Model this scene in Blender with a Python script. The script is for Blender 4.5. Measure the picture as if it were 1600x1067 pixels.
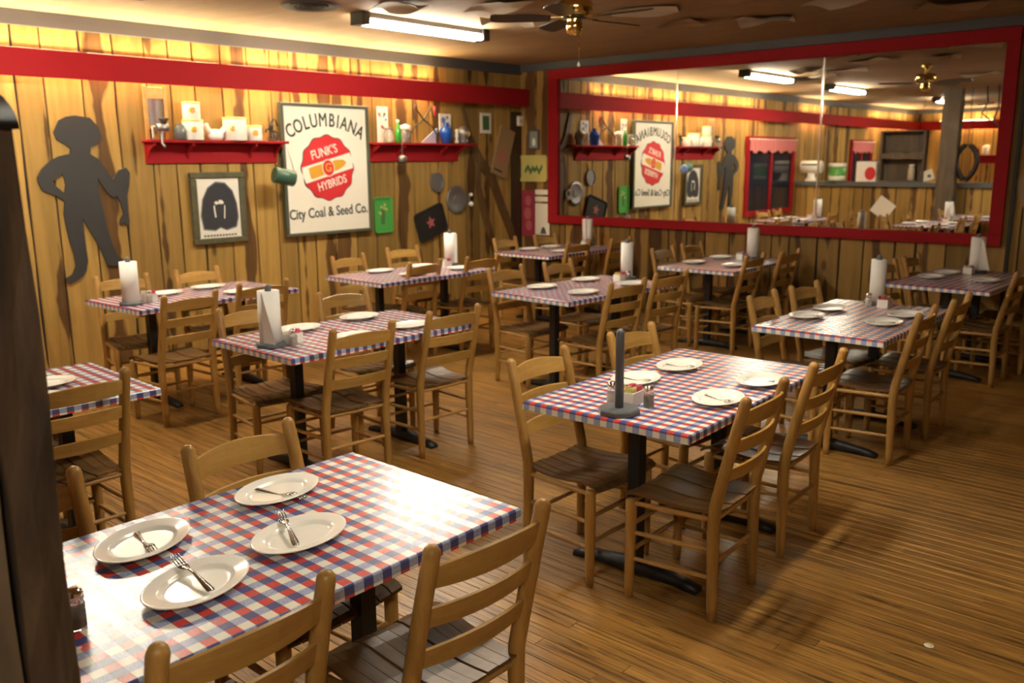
import bpy, math, random
from math import pi, sin, cos, radians as R
from mathutils import Vector, Matrix
random.seed(11)
sc = bpy.context.scene
COL = sc.collection
for o in list(bpy.data.objects): bpy.data.objects.remove(o)

# ---------------------------------------------------------------- camera, world, exposure
H = 1.71
YAW, PIT, ROL = R(41.803), R(11.632), R(-0.426)
fwd = Vector((-sin(YAW)*cos(PIT), cos(YAW)*cos(PIT), -sin(PIT)))
rt0 = Vector((cos(YAW), sin(YAW), 0)); up0 = rt0.cross(fwd)
rgt = rt0*cos(ROL) + up0*sin(ROL); upv = -rt0*sin(ROL) + up0*cos(ROL)
cam = bpy.data.cameras.new('camera'); camo = bpy.data.objects.new('camera', cam); COL.objects.link(camo)
m3 = Matrix((rgt, upv, -fwd)).transposed()
camo.matrix_world = Matrix.Translation((0, 0, H)) @ m3.to_4x4()
cam.sensor_width = 36; cam.lens = 1374/1600*36; cam.clip_start = .05
cam.dof.use_dof = True; cam.dof.focus_distance = 2.45; cam.dof.aperture_fstop = 4.2
sc.camera = camo
w = bpy.data.worlds.new('world'); sc.world = w; w.use_nodes = True
w.node_tree.nodes['Background'].inputs[0].default_value = (.02, .02, .03, 1)
w.node_tree.nodes['Background'].inputs[1].default_value = .2
vs = sc.view_settings; vs.view_transform = 'Standard'; vs.look = 'None'; vs.gamma = 1; vs.use_curve_mapping = False
vs.exposure = 0.2
sc.cycles.blur_glossy = 0.0; sc.cycles.sample_clamp_indirect = 40
TUBE_E, VAL_E = 112.0, 160.0          # emission of the ceiling tubes and of the tubes behind the valance board

LX, BY, CZ = -7.5, 8.57, 2.86        # left wall plane, back wall plane, ceiling
RX, FY = 2.6, -6.4                   # right and front walls (behind the camera)

# ---------------------------------------------------------------- materials
def nmat(name, col=(.5,.5,.5), rough=.5, metal=0, **kw):
    m = bpy.data.materials.new(name); m.use_nodes = True
    b = m.node_tree.nodes['Principled BSDF']
    b.inputs['Base Color'].default_value = (*col, 1); b.inputs['Roughness'].default_value = rough; b.inputs['Metallic'].default_value = metal
    for k, v in kw.items():
        b.inputs[k.replace('_', ' ')].default_value = v
    return m
def N(m, t, **kw):
    n = m.node_tree.nodes.new(t)
    for k, v in kw.items(): setattr(n, k, v)
    return n
def L(m, a, b): m.node_tree.links.new(a, b)
def math_(m, op, a, b=None):
    n = N(m, 'ShaderNodeMath', operation=op)
    for i, s in enumerate((a, b)):
        if s is None: continue
        if isinstance(s, (int, float)): n.inputs[i].default_value = s
        else: L(m, s, n.inputs[i])
    return n.outputs[0]
def mix(m, f, a, b, bt='MIX'):
    n = N(m, 'ShaderNodeMix', data_type='RGBA', blend_type=bt)
    for i, s in ((0, f), (6, a), (7, b)):
        if isinstance(s, (int, float)): n.inputs[i].default_value = s
        elif isinstance(s, tuple): n.inputs[i].default_value = (*s, 1)
        else: L(m, s, n.inputs[i])
    return n.outputs[2]
def ramp(m, f, stops):
    n = N(m, 'ShaderNodeValToRGB'); e = n.color_ramp.elements
    while len(e) < len(stops): e.new(.5)
    for k, (p, c) in enumerate(stops):
        e[k].position = p; e[k].color = (*c, 1) if isinstance(c, tuple) else (c, c, c, 1)
    L(m, f, n.inputs[0]); return n.outputs[0]
def coords(m, sc_, jitter=True, kind='Object'):
    tc = N(m, 'ShaderNodeTexCoord'); mp = N(m, 'ShaderNodeMapping'); mp.inputs['Scale'].default_value = sc_
    v = tc.outputs[kind]
    if jitter:
        oi = N(m, 'ShaderNodeObjectInfo'); ad = N(m, 'ShaderNodeVectorMath', operation='MULTIPLY_ADD')
        cb = N(m, 'ShaderNodeCombineXYZ')
        for i in range(3): L(m, math_(m, 'MULTIPLY', oi.outputs['Random'], 37.0+11*i), cb.inputs[i])
        ad.operation = 'ADD'; L(m, v, ad.inputs[0]); L(m, cb.outputs[0], ad.inputs[1]); v = ad.outputs[0]
    L(m, v, mp.inputs[0]); return mp.outputs[0]
def noise(m, vec, scale=5, detail=4, rough=.6, dist=0):
    n = N(m, 'ShaderNodeTexNoise'); n.inputs['Scale'].default_value = scale; n.inputs['Detail'].default_value = detail
    n.inputs['Roughness'].default_value = rough; n.inputs['Distortion'].default_value = dist
    L(m, vec, n.inputs['Vector']); return n.outputs['Fac']
def bump(m, h, s=.2, d=.01):
    b = N(m, 'ShaderNodeBump'); b.inputs['Strength'].default_value = s; b.inputs['Distance'].default_value = d
    L(m, h, b.inputs['Height']); L(m, b.outputs[0], m.node_tree.nodes['Principled BSDF'].inputs['Normal'])
def base(m, c): L(m, c, m.node_tree.nodes['Principled BSDF'].inputs['Base Color'])
def wood(name, ca, cb, stretch, rough=.45, var=.35, streak=None, bmp=.15, island=False, spec=.5):
    """streaky wood; stretch = mapping scale (small along the grain)"""
    m = nmat(name, ca, rough); m.node_tree.nodes['Principled BSDF'].inputs['Specular IOR Level'].default_value = spec
    v = coords(m, stretch)
    n1 = noise(m, v, 1, 6, .65, .6); n2 = noise(m, v, 4, 3, .6, .2)
    c = mix(m, ramp(m, n1, [(.36, 0.), (.64, 1.)]), ca, cb)
    c = mix(m, math_(m, 'MULTIPLY', n2, .5), c, tuple(.45*k for k in cb), 'MIX')
    if streak:
        vs_ = coords(m, streak); n3 = noise(m, vs_, 1, 4, .7, .9)
        c = mix(m, ramp(m, n3, [(.50, 0.), (.60, .85)]), c, tuple(.20*k for k in cb))
    if island:
        r = N(m, 'ShaderNodeNewGeometry').outputs['Random Per Island']
    else: r = N(m, 'ShaderNodeObjectInfo').outputs['Random']
    g = math_(m, 'ADD', math_(m, 'MULTIPLY', r, var), 1-var/2)
    cb_ = N(m, 'ShaderNodeCombineXYZ'); [L(m, g, cb_.inputs[i]) for i in range(3)]
    base(m, mix(m, 1., c, cb_.outputs[0], 'MULTIPLY')); bump(m, n1, bmp, .004); return m
def wallboard(name, light, dark, thr):
    """rough sawn board: pale sapwood edges, dark heartwood with wavy edges, knots; grain along local Z, width along local X"""
    m = nmat(name, light, .6); m.node_tree.nodes['Principled BSDF'].inputs['Specular IOR Level'].default_value = .25
    v = coords(m, (14, 14, .9)); n1 = noise(m, v, 1, 5, .6, .5)
    vw = coords(m, (2., 2., 1.0)); n2 = noise(m, vw, 1.1, 3, .55, .3)
    tc = N(m, 'ShaderNodeTexCoord'); sx = N(m, 'ShaderNodeSeparateXYZ'); L(m, tc.outputs['Object'], sx.inputs[0])
    rnd = N(m, 'ShaderNodeObjectInfo').outputs['Random']
    off = math_(m, 'MULTIPLY', math_(m, 'SUBTRACT', math_(m, 'FRACT', math_(m, 'MULTIPLY', rnd, 7.3)), .5), .16)
    d = math_(m, 'ABSOLUTE', math_(m, 'ADD', sx.outputs[0], off))
    d = math_(m, 'ADD', d, math_(m, 'MULTIPLY', math_(m, 'SUBTRACT', n2, .5), .34))
    wdt = math_(m, 'MULTIPLY', math_(m, 'SUBTRACT', rnd, thr), .13)
    heart = math_(m, 'MULTIPLY', math_(m, 'SUBTRACT', wdt, d), 60.)
    cl = N(m, 'ShaderNodeClamp'); L(m, heart, cl.inputs[0])
    c = mix(m, ramp(m, n1, [(.35, 0.), (.68, 1.)]), light, tuple(k*.68 for k in light))
    cd = mix(m, ramp(m, n1, [(.3, 0.), (.7, 1.)]), dark, tuple(k*.5 for k in dark))
    c = mix(m, cl.outputs[0], c, cd)
    vk = coords(m, (3.2, 3.2, 1.5)); vo = N(m, 'ShaderNodeTexVoronoi'); vo.inputs['Scale'].default_value = 1.; L(m, vk, vo.inputs['Vector'])
    kn = ramp(m, vo.outputs['Distance'], [(.05, 1.), (.11, 0.)])
    c = mix(m, math_(m, 'MULTIPLY', kn, .75), c, (.07, .03, .012))
    g = math_(m, 'ADD', math_(m, 'MULTIPLY', math_(m, 'FRACT', math_(m, 'MULTIPLY', rnd, 13.7)), .62), .56)
    cb_ = N(m, 'ShaderNodeCombineXYZ'); [L(m, g, cb_.inputs[i]) for i in range(3)]
    base(m, mix(m, 1., c, cb_.outputs[0], 'MULTIPLY')); bump(m, n1, .25, .004); return m
def emis(name, col, s):
    m = nmat(name, (.9,.9,.9), .4); b = m.node_tree.nodes['Principled BSDF']
    b.inputs['Emission Color'].default_value = (*col, 1); b.inputs['Emission Strength'].default_value = s; return m

M = {}
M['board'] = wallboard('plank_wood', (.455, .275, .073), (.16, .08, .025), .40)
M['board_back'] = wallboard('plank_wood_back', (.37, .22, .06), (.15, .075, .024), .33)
M['floor'] = wood('floor_wood', (.50, .26, .056), (.28, .13, .026), (1.3, 26, 26), .38, .30, bmp=.08, streak=(2.2, 75, 75))
M['floor_far'] = wood('floor_wood_far', (.50, .26, .056), (.28, .13, .026), (1.3, 26, 26), .38, .30, island=True, bmp=.08, streak=(2.2, 75, 75))
M['subfloor'] = nmat('subfloor', (.03, .015, .006), .9)
M['chair'] = wood('chair_oak', (.50, .285, .08), (.36, .185, .043), (20, 20, 2.2), .36, .26, bmp=.05, spec=.4)
M['chair_slat'] = wood('chair_oak_slat', (.56, .335, .095), (.43, .235, .055), (20, 2.2, 20), .38, .24, bmp=.05)
M['rung'] = wood('chair_oak_rung', (.55, .32, .10), (.42, .22, .06), (9, 9, 9), .42, .26, bmp=.05)
M['seat'] = wood('seat_wood', (.22, .12, .042), (.12, .06, .02), (2.5, 22, 22), .34, .3, bmp=.08, spec=.35)
M['black'] = nmat('black_iron', (.012, .012, .013), .45)
M['blackm'] = nmat('black_matte', (.015, .014, .013), .6)
M['underside'] = nmat('table_board', (.10, .06, .03), .7)
M['plate'] = nmat('white_china', (.90, .89, .82), .14)
M['steel'] = nmat('stainless', (.72, .70, .66), .2, 1)
M['white'] = nmat('white_paint', (.80, .77, .68), .55)
M['ceramic'] = nmat('white_ceramic', (.85, .83, .76), .2)
M['grey'] = nmat('grey_plastic', (.105, .115, .125), .4)
M['pink'] = nmat('pink_packet', (.75, .09, .19), .6)
M['yellow'] = nmat('yellow_packet', (.78, .68, .26), .6)
M['red'] = nmat('red_paint', (.30, .011, .015), .65, Specular_IOR_Level=.12)
M['redlt'] = nmat('red_print', (.58, .025, .03), .5)
M['trim'] = nmat('charcoal_trim', (.075, .075, .08), .6)
M['brass'] = nmat('brass', (.83, .62, .22), .13, 1)
M['blade'] = nmat('dark_blade', (.035, .016, .009), .35)
M['mirror'] = nmat('mirror_silver', (.80, .79, .74), .012, 1)
M['chrome'] = nmat('chrome', (.85, .83, .80), .12, 1)
M['silh'] = nmat('silhouette_paint', (.026, .025, .025), .65)
M['cream'] = nmat('sign_cream', (.80, .77, .66), .4)
M['inkgreen'] = nmat('ink_green', (.02, .045, .03), .5)
M['ink'] = nmat('ink_dark', (.03, .035, .035), .5)
M['gold'] = nmat('corn_gold', (.62, .32, .03), .5)
M['oldgreen'] = nmat('frame_green', (.075, .085, .055), .5)
M['olive'] = wood('frame_olive', (.13, .12, .06), (.08, .075, .04), (8, 8, 8), .5, .1)
M['paper'] = nmat('paper', (.74, .71, .62), .7)
M['kraft'] = nmat('kraft_paper', (.33, .21, .10), .75)
M['sack'] = nmat('sack_paper', (.52, .44, .33), .8)
M['greentray'] = nmat('tray_green', (.07, .34, .07), .35)
M['yellowtray'] = nmat('tray_yellow', (.52, .46, .15), .4)
M['greenink'] = nmat('print_green', (.06, .15, .05), .5)
M['tin'] = nmat('dull_tin', (.30, .30, .31), .4, .8)
M['iron'] = nmat('old_iron', (.07, .055, .045), .5, .6)
M['bluegl'] = nmat('blue_glass', (.02, .10, .52), .08, Transmission_Weight=.35)
M['greengl'] = nmat('green_glass', (.06, .42, .05), .08, Transmission_Weight=.4)
M['cleargl'] = nmat('clear_glass', (.92, .92, .88), .05, Transmission_Weight=.85)
M['bluepr'] = nmat('blue_print', (.16, .24, .55), .5)
M['teal'] = nmat('green_enamel', (.035, .095, .065), .35)
M['rose'] = nmat('rose_print', (.45, .12, .12), .5)
M['leather'] = nmat('black_leather', (.012, .011, .011), .38)
M['pepper'] = nmat('pepper', (.12, .09, .06), .8)
M['nightglass'] = nmat('night_glass', (.012, .016, .03), .06)
M['lace'] = nmat('lace_curtain', (.55, .16, .15), .8)
M['railgrey'] = nmat('rail_grey', (.11, .12, .12), .5)
M['oldwood'] = wood('weathered_wood', (.17, .12, .07), (.09, .06, .035), (9, 9, 1.2), .7, .3)
M['postwood'] = wood('dark_post_wood', (.105, .062, .03), (.028, .016, .008), (16, 16, 2.5), .75, .25, bmp=.8)
M['tool'] = wood('tool_wood', (.20, .105, .035), (.11, .055, .018), (14, 14, 2), .6, .2)
M['darkboard'] = wood('dark_corner_board', (.075, .038, .014), (.035, .018, .007), (14, 14, 1.2), .6, .2)
M['tube'] = emis('fluorescent_tube', (1., .93, .76), TUBE_E)
M['valtube'] = emis('valance_tube', (1., .81, .47), VAL_E)
# ceiling: brown fibreboard
m = nmat('ceiling_board', (.28, .17, .08), .85); v = coords(m, (1.2, 5, 3), False); n1 = noise(m, v, 1.2, 5, .6, .5)
base(m, mix(m, n1, (.40, .245, .11), (.21, .12, .052))); M['ceiling'] = m
# gingham vinyl on UVs in metres
m = nmat('gingham_vinyl', (.8,.8,.8), .25); M['cloth'] = m
m.node_tree.nodes['Principled BSDF'].inputs['Specular IOR Level'].default_value = .55
uv = N(m, 'ShaderNodeTexCoord').outputs['UV']; sp = N(m, 'ShaderNodeSeparateXYZ'); L(m, uv, sp.inputs[0])
C2 = .0575
fu = math_(m, 'GREATER_THAN', math_(m, 'FRACT', math_(m, 'ADD', math_(m, 'DIVIDE', sp.outputs[0], C2), 100.)), .5)
fv = math_(m, 'GREATER_THAN', math_(m, 'FRACT', math_(m, 'ADD', math_(m, 'DIVIDE', sp.outputs[1], C2), 100.)), .5)
nz = noise(m, uv, 260, 2, .5); nzr = ramp(m, nz, [(.42, 0.), (.62, 1.)])
redc = mix(m, nzr, (.60, .075, .06), (.50, .035, .04)); lbl = mix(m, nzr, (.27, .33, .56), (.44, .50, .66))
base(m, mix(m, fu, mix(m, fv, (.80, .78, .68), redc), mix(m, fv, lbl, (.075, .085, .24))))

# ---------------------------------------------------------------- mesh helpers
class MB:
    def __init__(s): s.v = []; s.f = []; s.sm = []
    def add(s, vs, fs, smooth=False):
        o = len(s.v); s.v += [tuple(p) for p in vs]; s.f += [tuple(i+o for i in f) for f in fs]; s.sm += [smooth]*len(fs); return s
    def box(s, x0, x1, y0, y1, z0, z1):
        return s.add([(x0,y0,z0),(x1,y0,z0),(x1,y1,z0),(x0,y1,z0),(x0,y0,z1),(x1,y0,z1),(x1,y1,z1),(x0,y1,z1)],
                     [(0,3,2,1),(4,5,6,7),(0,1,5,4),(1,2,6,5),(2,3,7,6),(3,0,4,7)])
    def bbox(s, x0, x1, y0, y1, z0, z1, b=.004):
        """box with chamfered vertical+horizontal edges (top and bottom inset rings)"""
        def ring(z, i): return [(x0+i,y0+i,z),(x1-i,y0+i,z),(x1-i,y1-i,z),(x0+i,y1-i,z)]
        vs = ring(z0, b)+ring(z0+b, 0)+ring(z1-b, 0)+ring(z1, b); fs = [(3,2,1,0),(12,13,14,15)]
        for k in range(3):
            for i in range(4): j = (i+1) % 4; fs.append((4*k+i, 4*k+j, 4*k+4+j, 4*k+4+i))
        return s.add(vs, fs)
    def tube(s, pts, rad, n=10, cap=True):
        pts = [Vector(p) for p in pts]; rad = rad if isinstance(rad, (list, tuple)) else [rad]*len(pts)
        vs = []; fs = []; ref = None
        for i, p in enumerate(pts):
            t = (pts[min(i+1, len(pts)-1)]-pts[max(i-1, 0)]).normalized()
            if ref is None: ref = Vector((0,0,1)) if abs(t.z) < .9 else Vector((1,0,0))
            a = t.cross(ref).normalized(); b = t.cross(a); ref = -b if False else ref
            for k in range(n): q = 2*pi*k/n; vs.append(p+(a*cos(q)+b*sin(q))*rad[i])
        for i in range(len(pts)-1):
            for k in range(n): j = (k+1) % n; fs.append((i*n+k, i*n+n+k, i*n+n+j, i*n+j))
        s.add(vs, fs, True)
        if cap:
            o = len(s.v)-len(vs); s.f += [tuple(o+k for k in range(n)), tuple(o+(len(pts)-1)*n+k for k in reversed(range(n)))]; s.sm += [False]*2
        return s
    def lathe(s, prof, n=20, sx=1, sy=1, c=(0,0,0), smooth=True, rot=0):
        """profile of (r, z) about Z"""
        vs = []; fs = []
        for r, z in prof:
            for k in range(n): q = 2*pi*k/n+rot; vs.append((c[0]+r*cos(q)*sx, c[1]+r*sin(q)*sy, c[2]+z))
        for i in range(len(prof)-1):
            for k in range(n): j = (k+1) % n; fs.append((i*n+k, i*n+j, i*n+n+j, i*n+n+k))
        fs2 = []
        if prof[0][0] > 1e-6: fs2.append(tuple(reversed(range(n))))
        if prof[-1][0] > 1e-6: fs2.append(tuple((len(prof)-1)*n+k for k in range(n)))
        s.add(vs, fs, smooth); o = len(s.v)-len(vs)
        for f in fs2: s.f.append(tuple(o+i for i in f)); s.sm.append(False)
        return s
    def prism(s, poly, y0, y1):
        """polygon of (x, z) extruded in y"""
        n = len(poly); vs = [(x, y0, z) for x, z in poly]+[(x, y1, z) for x, z in poly]
        fs = [tuple(range(n)), tuple(reversed(range(n, 2*n)))]+[(i, n+i, n+(i+1) % n, (i+1) % n) for i in range(n)]
        return s.add(vs, fs)
    def xf(s, mtx): s.v = [tuple(mtx @ Vector(p)) for p in s.v]; return s
    def mesh(s, name, mat):
        me = bpy.data.meshes.new(name); me.from_pydata(s.v, [], s.f); me.materials.append(mat)
        me.polygons.foreach_set('use_smooth', s.sm); me.update(); return me
    def build(s, name, mat, parent=None, **kw): return mk(name, s.mesh(name, mat), parent, **kw)
def mk(name, me, parent=None, loc=None, rot=None, label=None):
    o = bpy.data.objects.new(name, me); COL.objects.link(o)
    if parent is not None: o.parent = parent
    if loc is not None: o.location = loc
    if rot is not None: o.rotation_euler = rot
    if label: o['label'] = label
    return o
def tag(o, label, cat, group=None):
    o['label'] = label; o['category'] = cat
    if group: o['group'] = group
    return o
def empty(name, loc, rz=0, label=None, cat=None, group=None, rot=None):
    o = bpy.data.objects.new(name, None); COL.objects.link(o); o.empty_display_size = .05
    o.location = loc; o.rotation_euler = rot if rot else (0, 0, rz)
    if label: tag(o, label, cat, group)
    return o
def struct(o): o['kind'] = 'structure'; return o
def fill_mesh(name, loops, depth, mat):
    """2-D loops of (x, z) with even-odd holes, extruded to a plate whose front faces -Y"""
    cu = bpy.data.curves.new(name, 'CURVE'); cu.dimensions = '2D'; cu.fill_mode = 'BOTH'; cu.extrude = depth/2
    for lp in loops:
        sp_ = cu.splines.new('POLY'); sp_.points.add(len(lp)-1); sp_.use_cyclic_u = True
        for p, (x, z) in zip(sp_.points, lp): p.co = (x, z, 0, 1)
    return curve_mesh(cu, name, mat)
def curve_mesh(cu, name, mat):
    o = bpy.data.objects.new(name, cu); COL.objects.link(o); dg = bpy.context.evaluated_depsgraph_get(); dg.update()
    me = bpy.data.meshes.new_from_object(o.evaluated_get(dg)); bpy.data.objects.remove(o); bpy.data.curves.remove(cu)
    me.transform(Matrix.Rotation(pi/2, 4, 'X')); me.materials.clear(); me.materials.append(mat); me.name = name; return me
def text_mesh(body, size, mat, depth=.002, align='CENTER', shear=0, sx=1):
    cu = bpy.data.curves.new('lettering', 'FONT'); cu.body = body; cu.size = size; cu.extrude = depth/2; cu.shear = shear
    cu.align_x = align; cu.align_y = 'CENTER'; cu.resolution_u = 3; cu.bevel_depth = size*.014; cu.bevel_resolution = 0
    me = curve_mesh(cu, 'lettering', mat)
    if sx != 1: me.transform(Matrix.Scale(sx, 4, (1,0,0)))
    return me
def circ(r, n=24, cx=0, cz=0, sx=1, sz=1): return [(cx+r*cos(2*pi*k/n)*sx, cz+r*sin(2*pi*k/n)*sz) for k in range(n)]
def rrect(w_, h_, r, n=5):
    p = []
    for cx, cz, a in ((w_/2-r, h_/2-r, 0), (-w_/2+r, h_/2-r, 90), (-w_/2+r, -h_/2+r, 180), (w_/2-r, -h_/2+r, 270)):
        p += [(cx+r*cos(R(a+90*k/n)), cz+r*sin(R(a+90*k/n))) for k in range(n+1)]
    return p
def onleft(name, y, z, label, cat, out=.03, roll=0, group=None):
    """thing on the left wall: local X = world +Y, local -Y points into the room; roll turns it in the wall plane"""
    o = empty(name, (LX+out, y, z), label=label, cat=cat, group=group)
    o.rotation_euler = (Matrix.Rotation(pi/2, 3, 'Z') @ Matrix.Rotation(roll, 3, 'Y')).to_euler(); return o
def onback(name, x, z, label, cat, out=.03, roll=0, group=None):
    o = empty(name, (x, BY-out, z), label=label, cat=cat, group=group); o.rotation_euler = (0, roll, 0); return o

# ---------------------------------------------------------------- floor
fl = struct(MB().box(LX-.2, RX+.2, FY-.2, BY+.2, -.08, -.022).build('floor', M['subfloor']))
PW = .0585
cands = []
y = FY
while y < BY:
    x = LX-random.random()*2.2
    while x < RX:
        ln = random.choice((1.5, 2.0, 2.5, 3.0)); cands.append((max(x, LX-.1), min(x+ln, RX+.1), y)); x += ln
    y += PW
def score(c):
    best = 0
    for t in (.15, .5, .85):
        p = Vector((c[0]+(c[1]-c[0])*t, c[2]+PW/2, -H)); z = p.dot(fwd)
        if z < .3: continue
        u = 800+1374*p.dot(rgt)/z; v_ = 533-1374*p.dot(upv)/z
        if -30 < u < 1630 and v_ < 1100: best = max(best, (c[1]-c[0])/p.length**3)
    return best
cands.sort(key=score, reverse=True)
far = MB(); pm = {}
def plank_mb(ln): return MB().bbox(-ln/2, ln/2, -PW/2+.0009, PW/2-.0009, -.022, 0, .0012)
for i, (x0, x1, y) in enumerate(cands):
    ln = round(x1-x0, 2)
    if ln < .06: continue
    if i < 300:
        if ln not in pm: pm[ln] = plank_mb(ln-.0015).mesh('floor_plank', M['floor'])
        mk('floor_plank', pm[ln], fl, ((x0+x1)/2, y+PW/2, 0))
    else:
        far.box(x0, x1-.0015, y+.0009, y+PW-.0009, -.022, 0)
fo = far.build('floor_planks', M['floor_far'], fl); fo['kind'] = 'stuff'

# ---------------------------------------------------------------- ceiling and walls
cl = struct(MB().box(LX-.2, RX+.2, FY-.2, BY+.2, CZ, CZ+.1).build('ceiling', M['ceiling']))
wl = struct(MB().box(LX-.15, LX, FY-.15, BY+.15, -.02, CZ).build('wall_left', M['blackm']))
wb = struct(MB().box(LX, RX+.15, BY, BY+.15, -.02, CZ).build('wall_back', M['blackm']))
wr = struct(MB().box(RX, RX+.15, FY, BY, -.02, CZ).build('wall_right', M['darkboard']))
wf = struct(MB().box(LX, RX+.15, FY-.15, FY, -.02, CZ).build('wall_front', M['blackm']))
def board_mesh(wd, h, mat, gap=.011, t=.02):
    """local X width, Z height from 0, front faces -Y; slightly uneven sawn edges"""
    mb = MB(); n = 12; ph = random.random()*9; a = random.choice((.0, .002, .004))
    L_ = [(-wd/2+gap/2+a*(1+sin(ph+5.1*k/n*3)), h*k/n) for k in range(n+1)]
    R_ = [(wd/2-gap/2-a*(1+sin(ph*2+6.3*k/n*3)), h*k/n) for k in range(n+1)]
    vs = []
    for (xl, z), (xr, _) in zip(L_, R_): vs += [(xl, 0, z), (xl, -t+.004, z), (xl+.004, -t, z), (xr-.004, -t, z), (xr, -t+.004, z), (xr, 0, z)]
    fs = []
    for k in range(n):
        for i in range(5): a0 = 6*k+i; fs.append((a0, a0+1, a0+7, a0+6))
    fs += [(5,4,3,2,1,0), tuple(6*n+i for i in range(6))]
    return mb.add(vs, [tuple(reversed(f)) for f in fs]).mesh('plank', mat)
seams = [2.69, 2.9, 3.19, 3.46, 3.73, 3.94, 4.17, 4.44, 4.71, 4.95, 5.16, 5.38, 5.63, 5.91, 6.18, 6.45, 6.75, 7.0, 7.27, 7.55, 7.8, 8.08, 8.33, 8.57]
y = 2.69; pre = []
while y > FY+.15: pre.append(y); y -= random.choice((.2, .24, .27, .3))
pre.append(FY); seams = sorted(set(pre+seams))
for a, b in zip(seams[:-1], seams[1:]):
    mk('plank', board_mesh(b-a, CZ-.002, M['board']), wl, (LX, (a+b)/2, 0), (0, 0, pi/2))
x = LX+.02
while x < RX-.05:
    wd = min(random.choice((.19, .23, .26, .29)), RX-x)
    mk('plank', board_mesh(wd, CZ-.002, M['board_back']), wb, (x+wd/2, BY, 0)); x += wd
x = LX+.02
while x < -1.0:
    wd = random.choice((.2, .25, .29)); mk('plank', board_mesh(wd, CZ-.002, M['board']), wf, (x+wd/2, FY, 0), (0, 0, pi)); x += wd
x = -1.0
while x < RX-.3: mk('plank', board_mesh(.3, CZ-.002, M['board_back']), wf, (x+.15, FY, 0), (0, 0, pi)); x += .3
y = FY
while y < BY-.3: mk('plank', board_mesh(.3, CZ-.002, M['board_back']), wr, (RX, y+.15, 0), (0, 0, -pi/2)); y += .3
# charcoal crown strips
for i, (a, nm) in enumerate((((LX+.02, LX+.05, FY, BY, 2.745, CZ), 'trim_1'), ((LX+.05, RX, BY-.05, BY-.02, 2.775, CZ), 'trim_2'), ((LX+.05, RX, FY+.02, FY+.05, 2.76, CZ), 'trim_3'))):
    struct(MB().box(*a).build(nm, M['trim']))
# dark board in the corner (left wall end)
struct(MB().box(LX+.02, LX+.045, 8.36, 8.545, .02, 2.30).build('trim_4', M['darkboard']))
struct(MB().box(-1.885, -1.855, BY-.05, BY-.021, .02, 2.76).build('trim_5', M['blackm']))

# red valance boards with tubes behind them
def tube_unit(name, loc, rz, ln, mat, label, group, r=.016):
    o = empty(name, loc, rz, label, 'light', group)
    MB().tube([(-ln/2, 0, 0), (ln/2, 0, 0)], r, 12).build('tube', mat, o)
    MB().bbox(-ln/2-.03, ln/2+.03, .015, .045, -.03, .03).build('batten', M['white'], o)
    for s in (-1, 1): MB().box(s*(ln/2+.012)-.012, s*(ln/2+.012)+.012, -.02, .02, -.02, .02).build('lamp_holder', M['white'], o)
    return o
va = empty('valance_board', (LX+.17, 1.1, 2.36), pi/2, 'long red painted valance board along the left plank wall', 'valance')
MB().bbox(FY-1.1+.15, BY-1.1-.035, -.012, .012, 0, .205).build('fascia', M['red'], va)
for yy in [-6.1+1.45*k for k in range(11)]:
    if yy < 8.5: MB().bbox(yy-1.1-.015, yy-1.1+.015, .012, .148, .05, .155).build('bracket', M['red'], va)
vb = empty('valance_board', (-2.5, FY+.17, 2.36), 0, 'red painted valance board on the far wall seen in the mirror', 'valance')
MB().bbox(LX+2.5+.19, 4.9, -.012, .012, 0, .205).build('fascia', M['red'], vb)
for k in range(5): MB().bbox(-4.6+2.2*k, -4.57+2.2*k, -.148, -.012, .05, .155).build('bracket', M['red'], vb)
for k, yy in enumerate((6.42, 5.1, 3.78, 2.62, -.25, -3.9, -5.2)):
    tube_unit('valance_lamp', (LX+.085, yy, 2.55), pi/2, 1.17, M['valtube'], 'fluorescent tube behind the left red valance, '+('right of the seed sign', 'above the seed sign', 'above the canister shelf', 'above the boy silhouette', 'beyond the first mirrored window', 'far down the mirrored wall', 'in the far mirrored corner')[k], 'tubes behind the left valance')
for k in range(5):
    tube_unit('valance_lamp', (-6.3+1.5*k, FY+.085, 2.55), pi, 1.17, M['valtube'], 'fluorescent tube behind the far mirrored red valance, '+('first', 'second', 'third', 'fourth', 'fifth')[k]+' from the corner', 'tubes behind the far valance')

# ---------------------------------------------------------------- mirror
mi = empty('wall_mirror', ((-6.99-1.925)/2, BY-.022, .945), 0, 'wide three-pane wall mirror in a red painted frame', 'mirror')
fx0, fx1, fz1 = -6.995+4.4575, -1.925+4.4575, 1.825
ix0, ix1, iz0, iz1 = -6.85+4.4575, -2.03+4.4575, .10, 1.71
fx0 = -(6.995-4.4575); 
for a in ((fx0, fx1, -.045, 0, 0, iz0), (fx0, fx1, -.045, 0, iz1, fz1), (fx0, ix0, -.044, 0, iz0, iz1), (ix1, fx1, -.044, 0, iz0, iz1)):
    MB().bbox(*a).build('frame_board', M['red'], mi)
sm = (-5.22+4.4575, -3.60+4.4575)
for a, b in ((ix0, sm[0]), (sm[0], sm[1]), (sm[1], ix1)): MB().box(a+.003, b-.003, -.012, -.004, iz0-.01, iz1+.01).build('mirror_pane', M['mirror'], mi)
for s in sm: MB().bbox(s-.009, s+.009, -.018, -.002, iz0, iz1).build('joint_strip', M['chrome'], mi)

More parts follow.
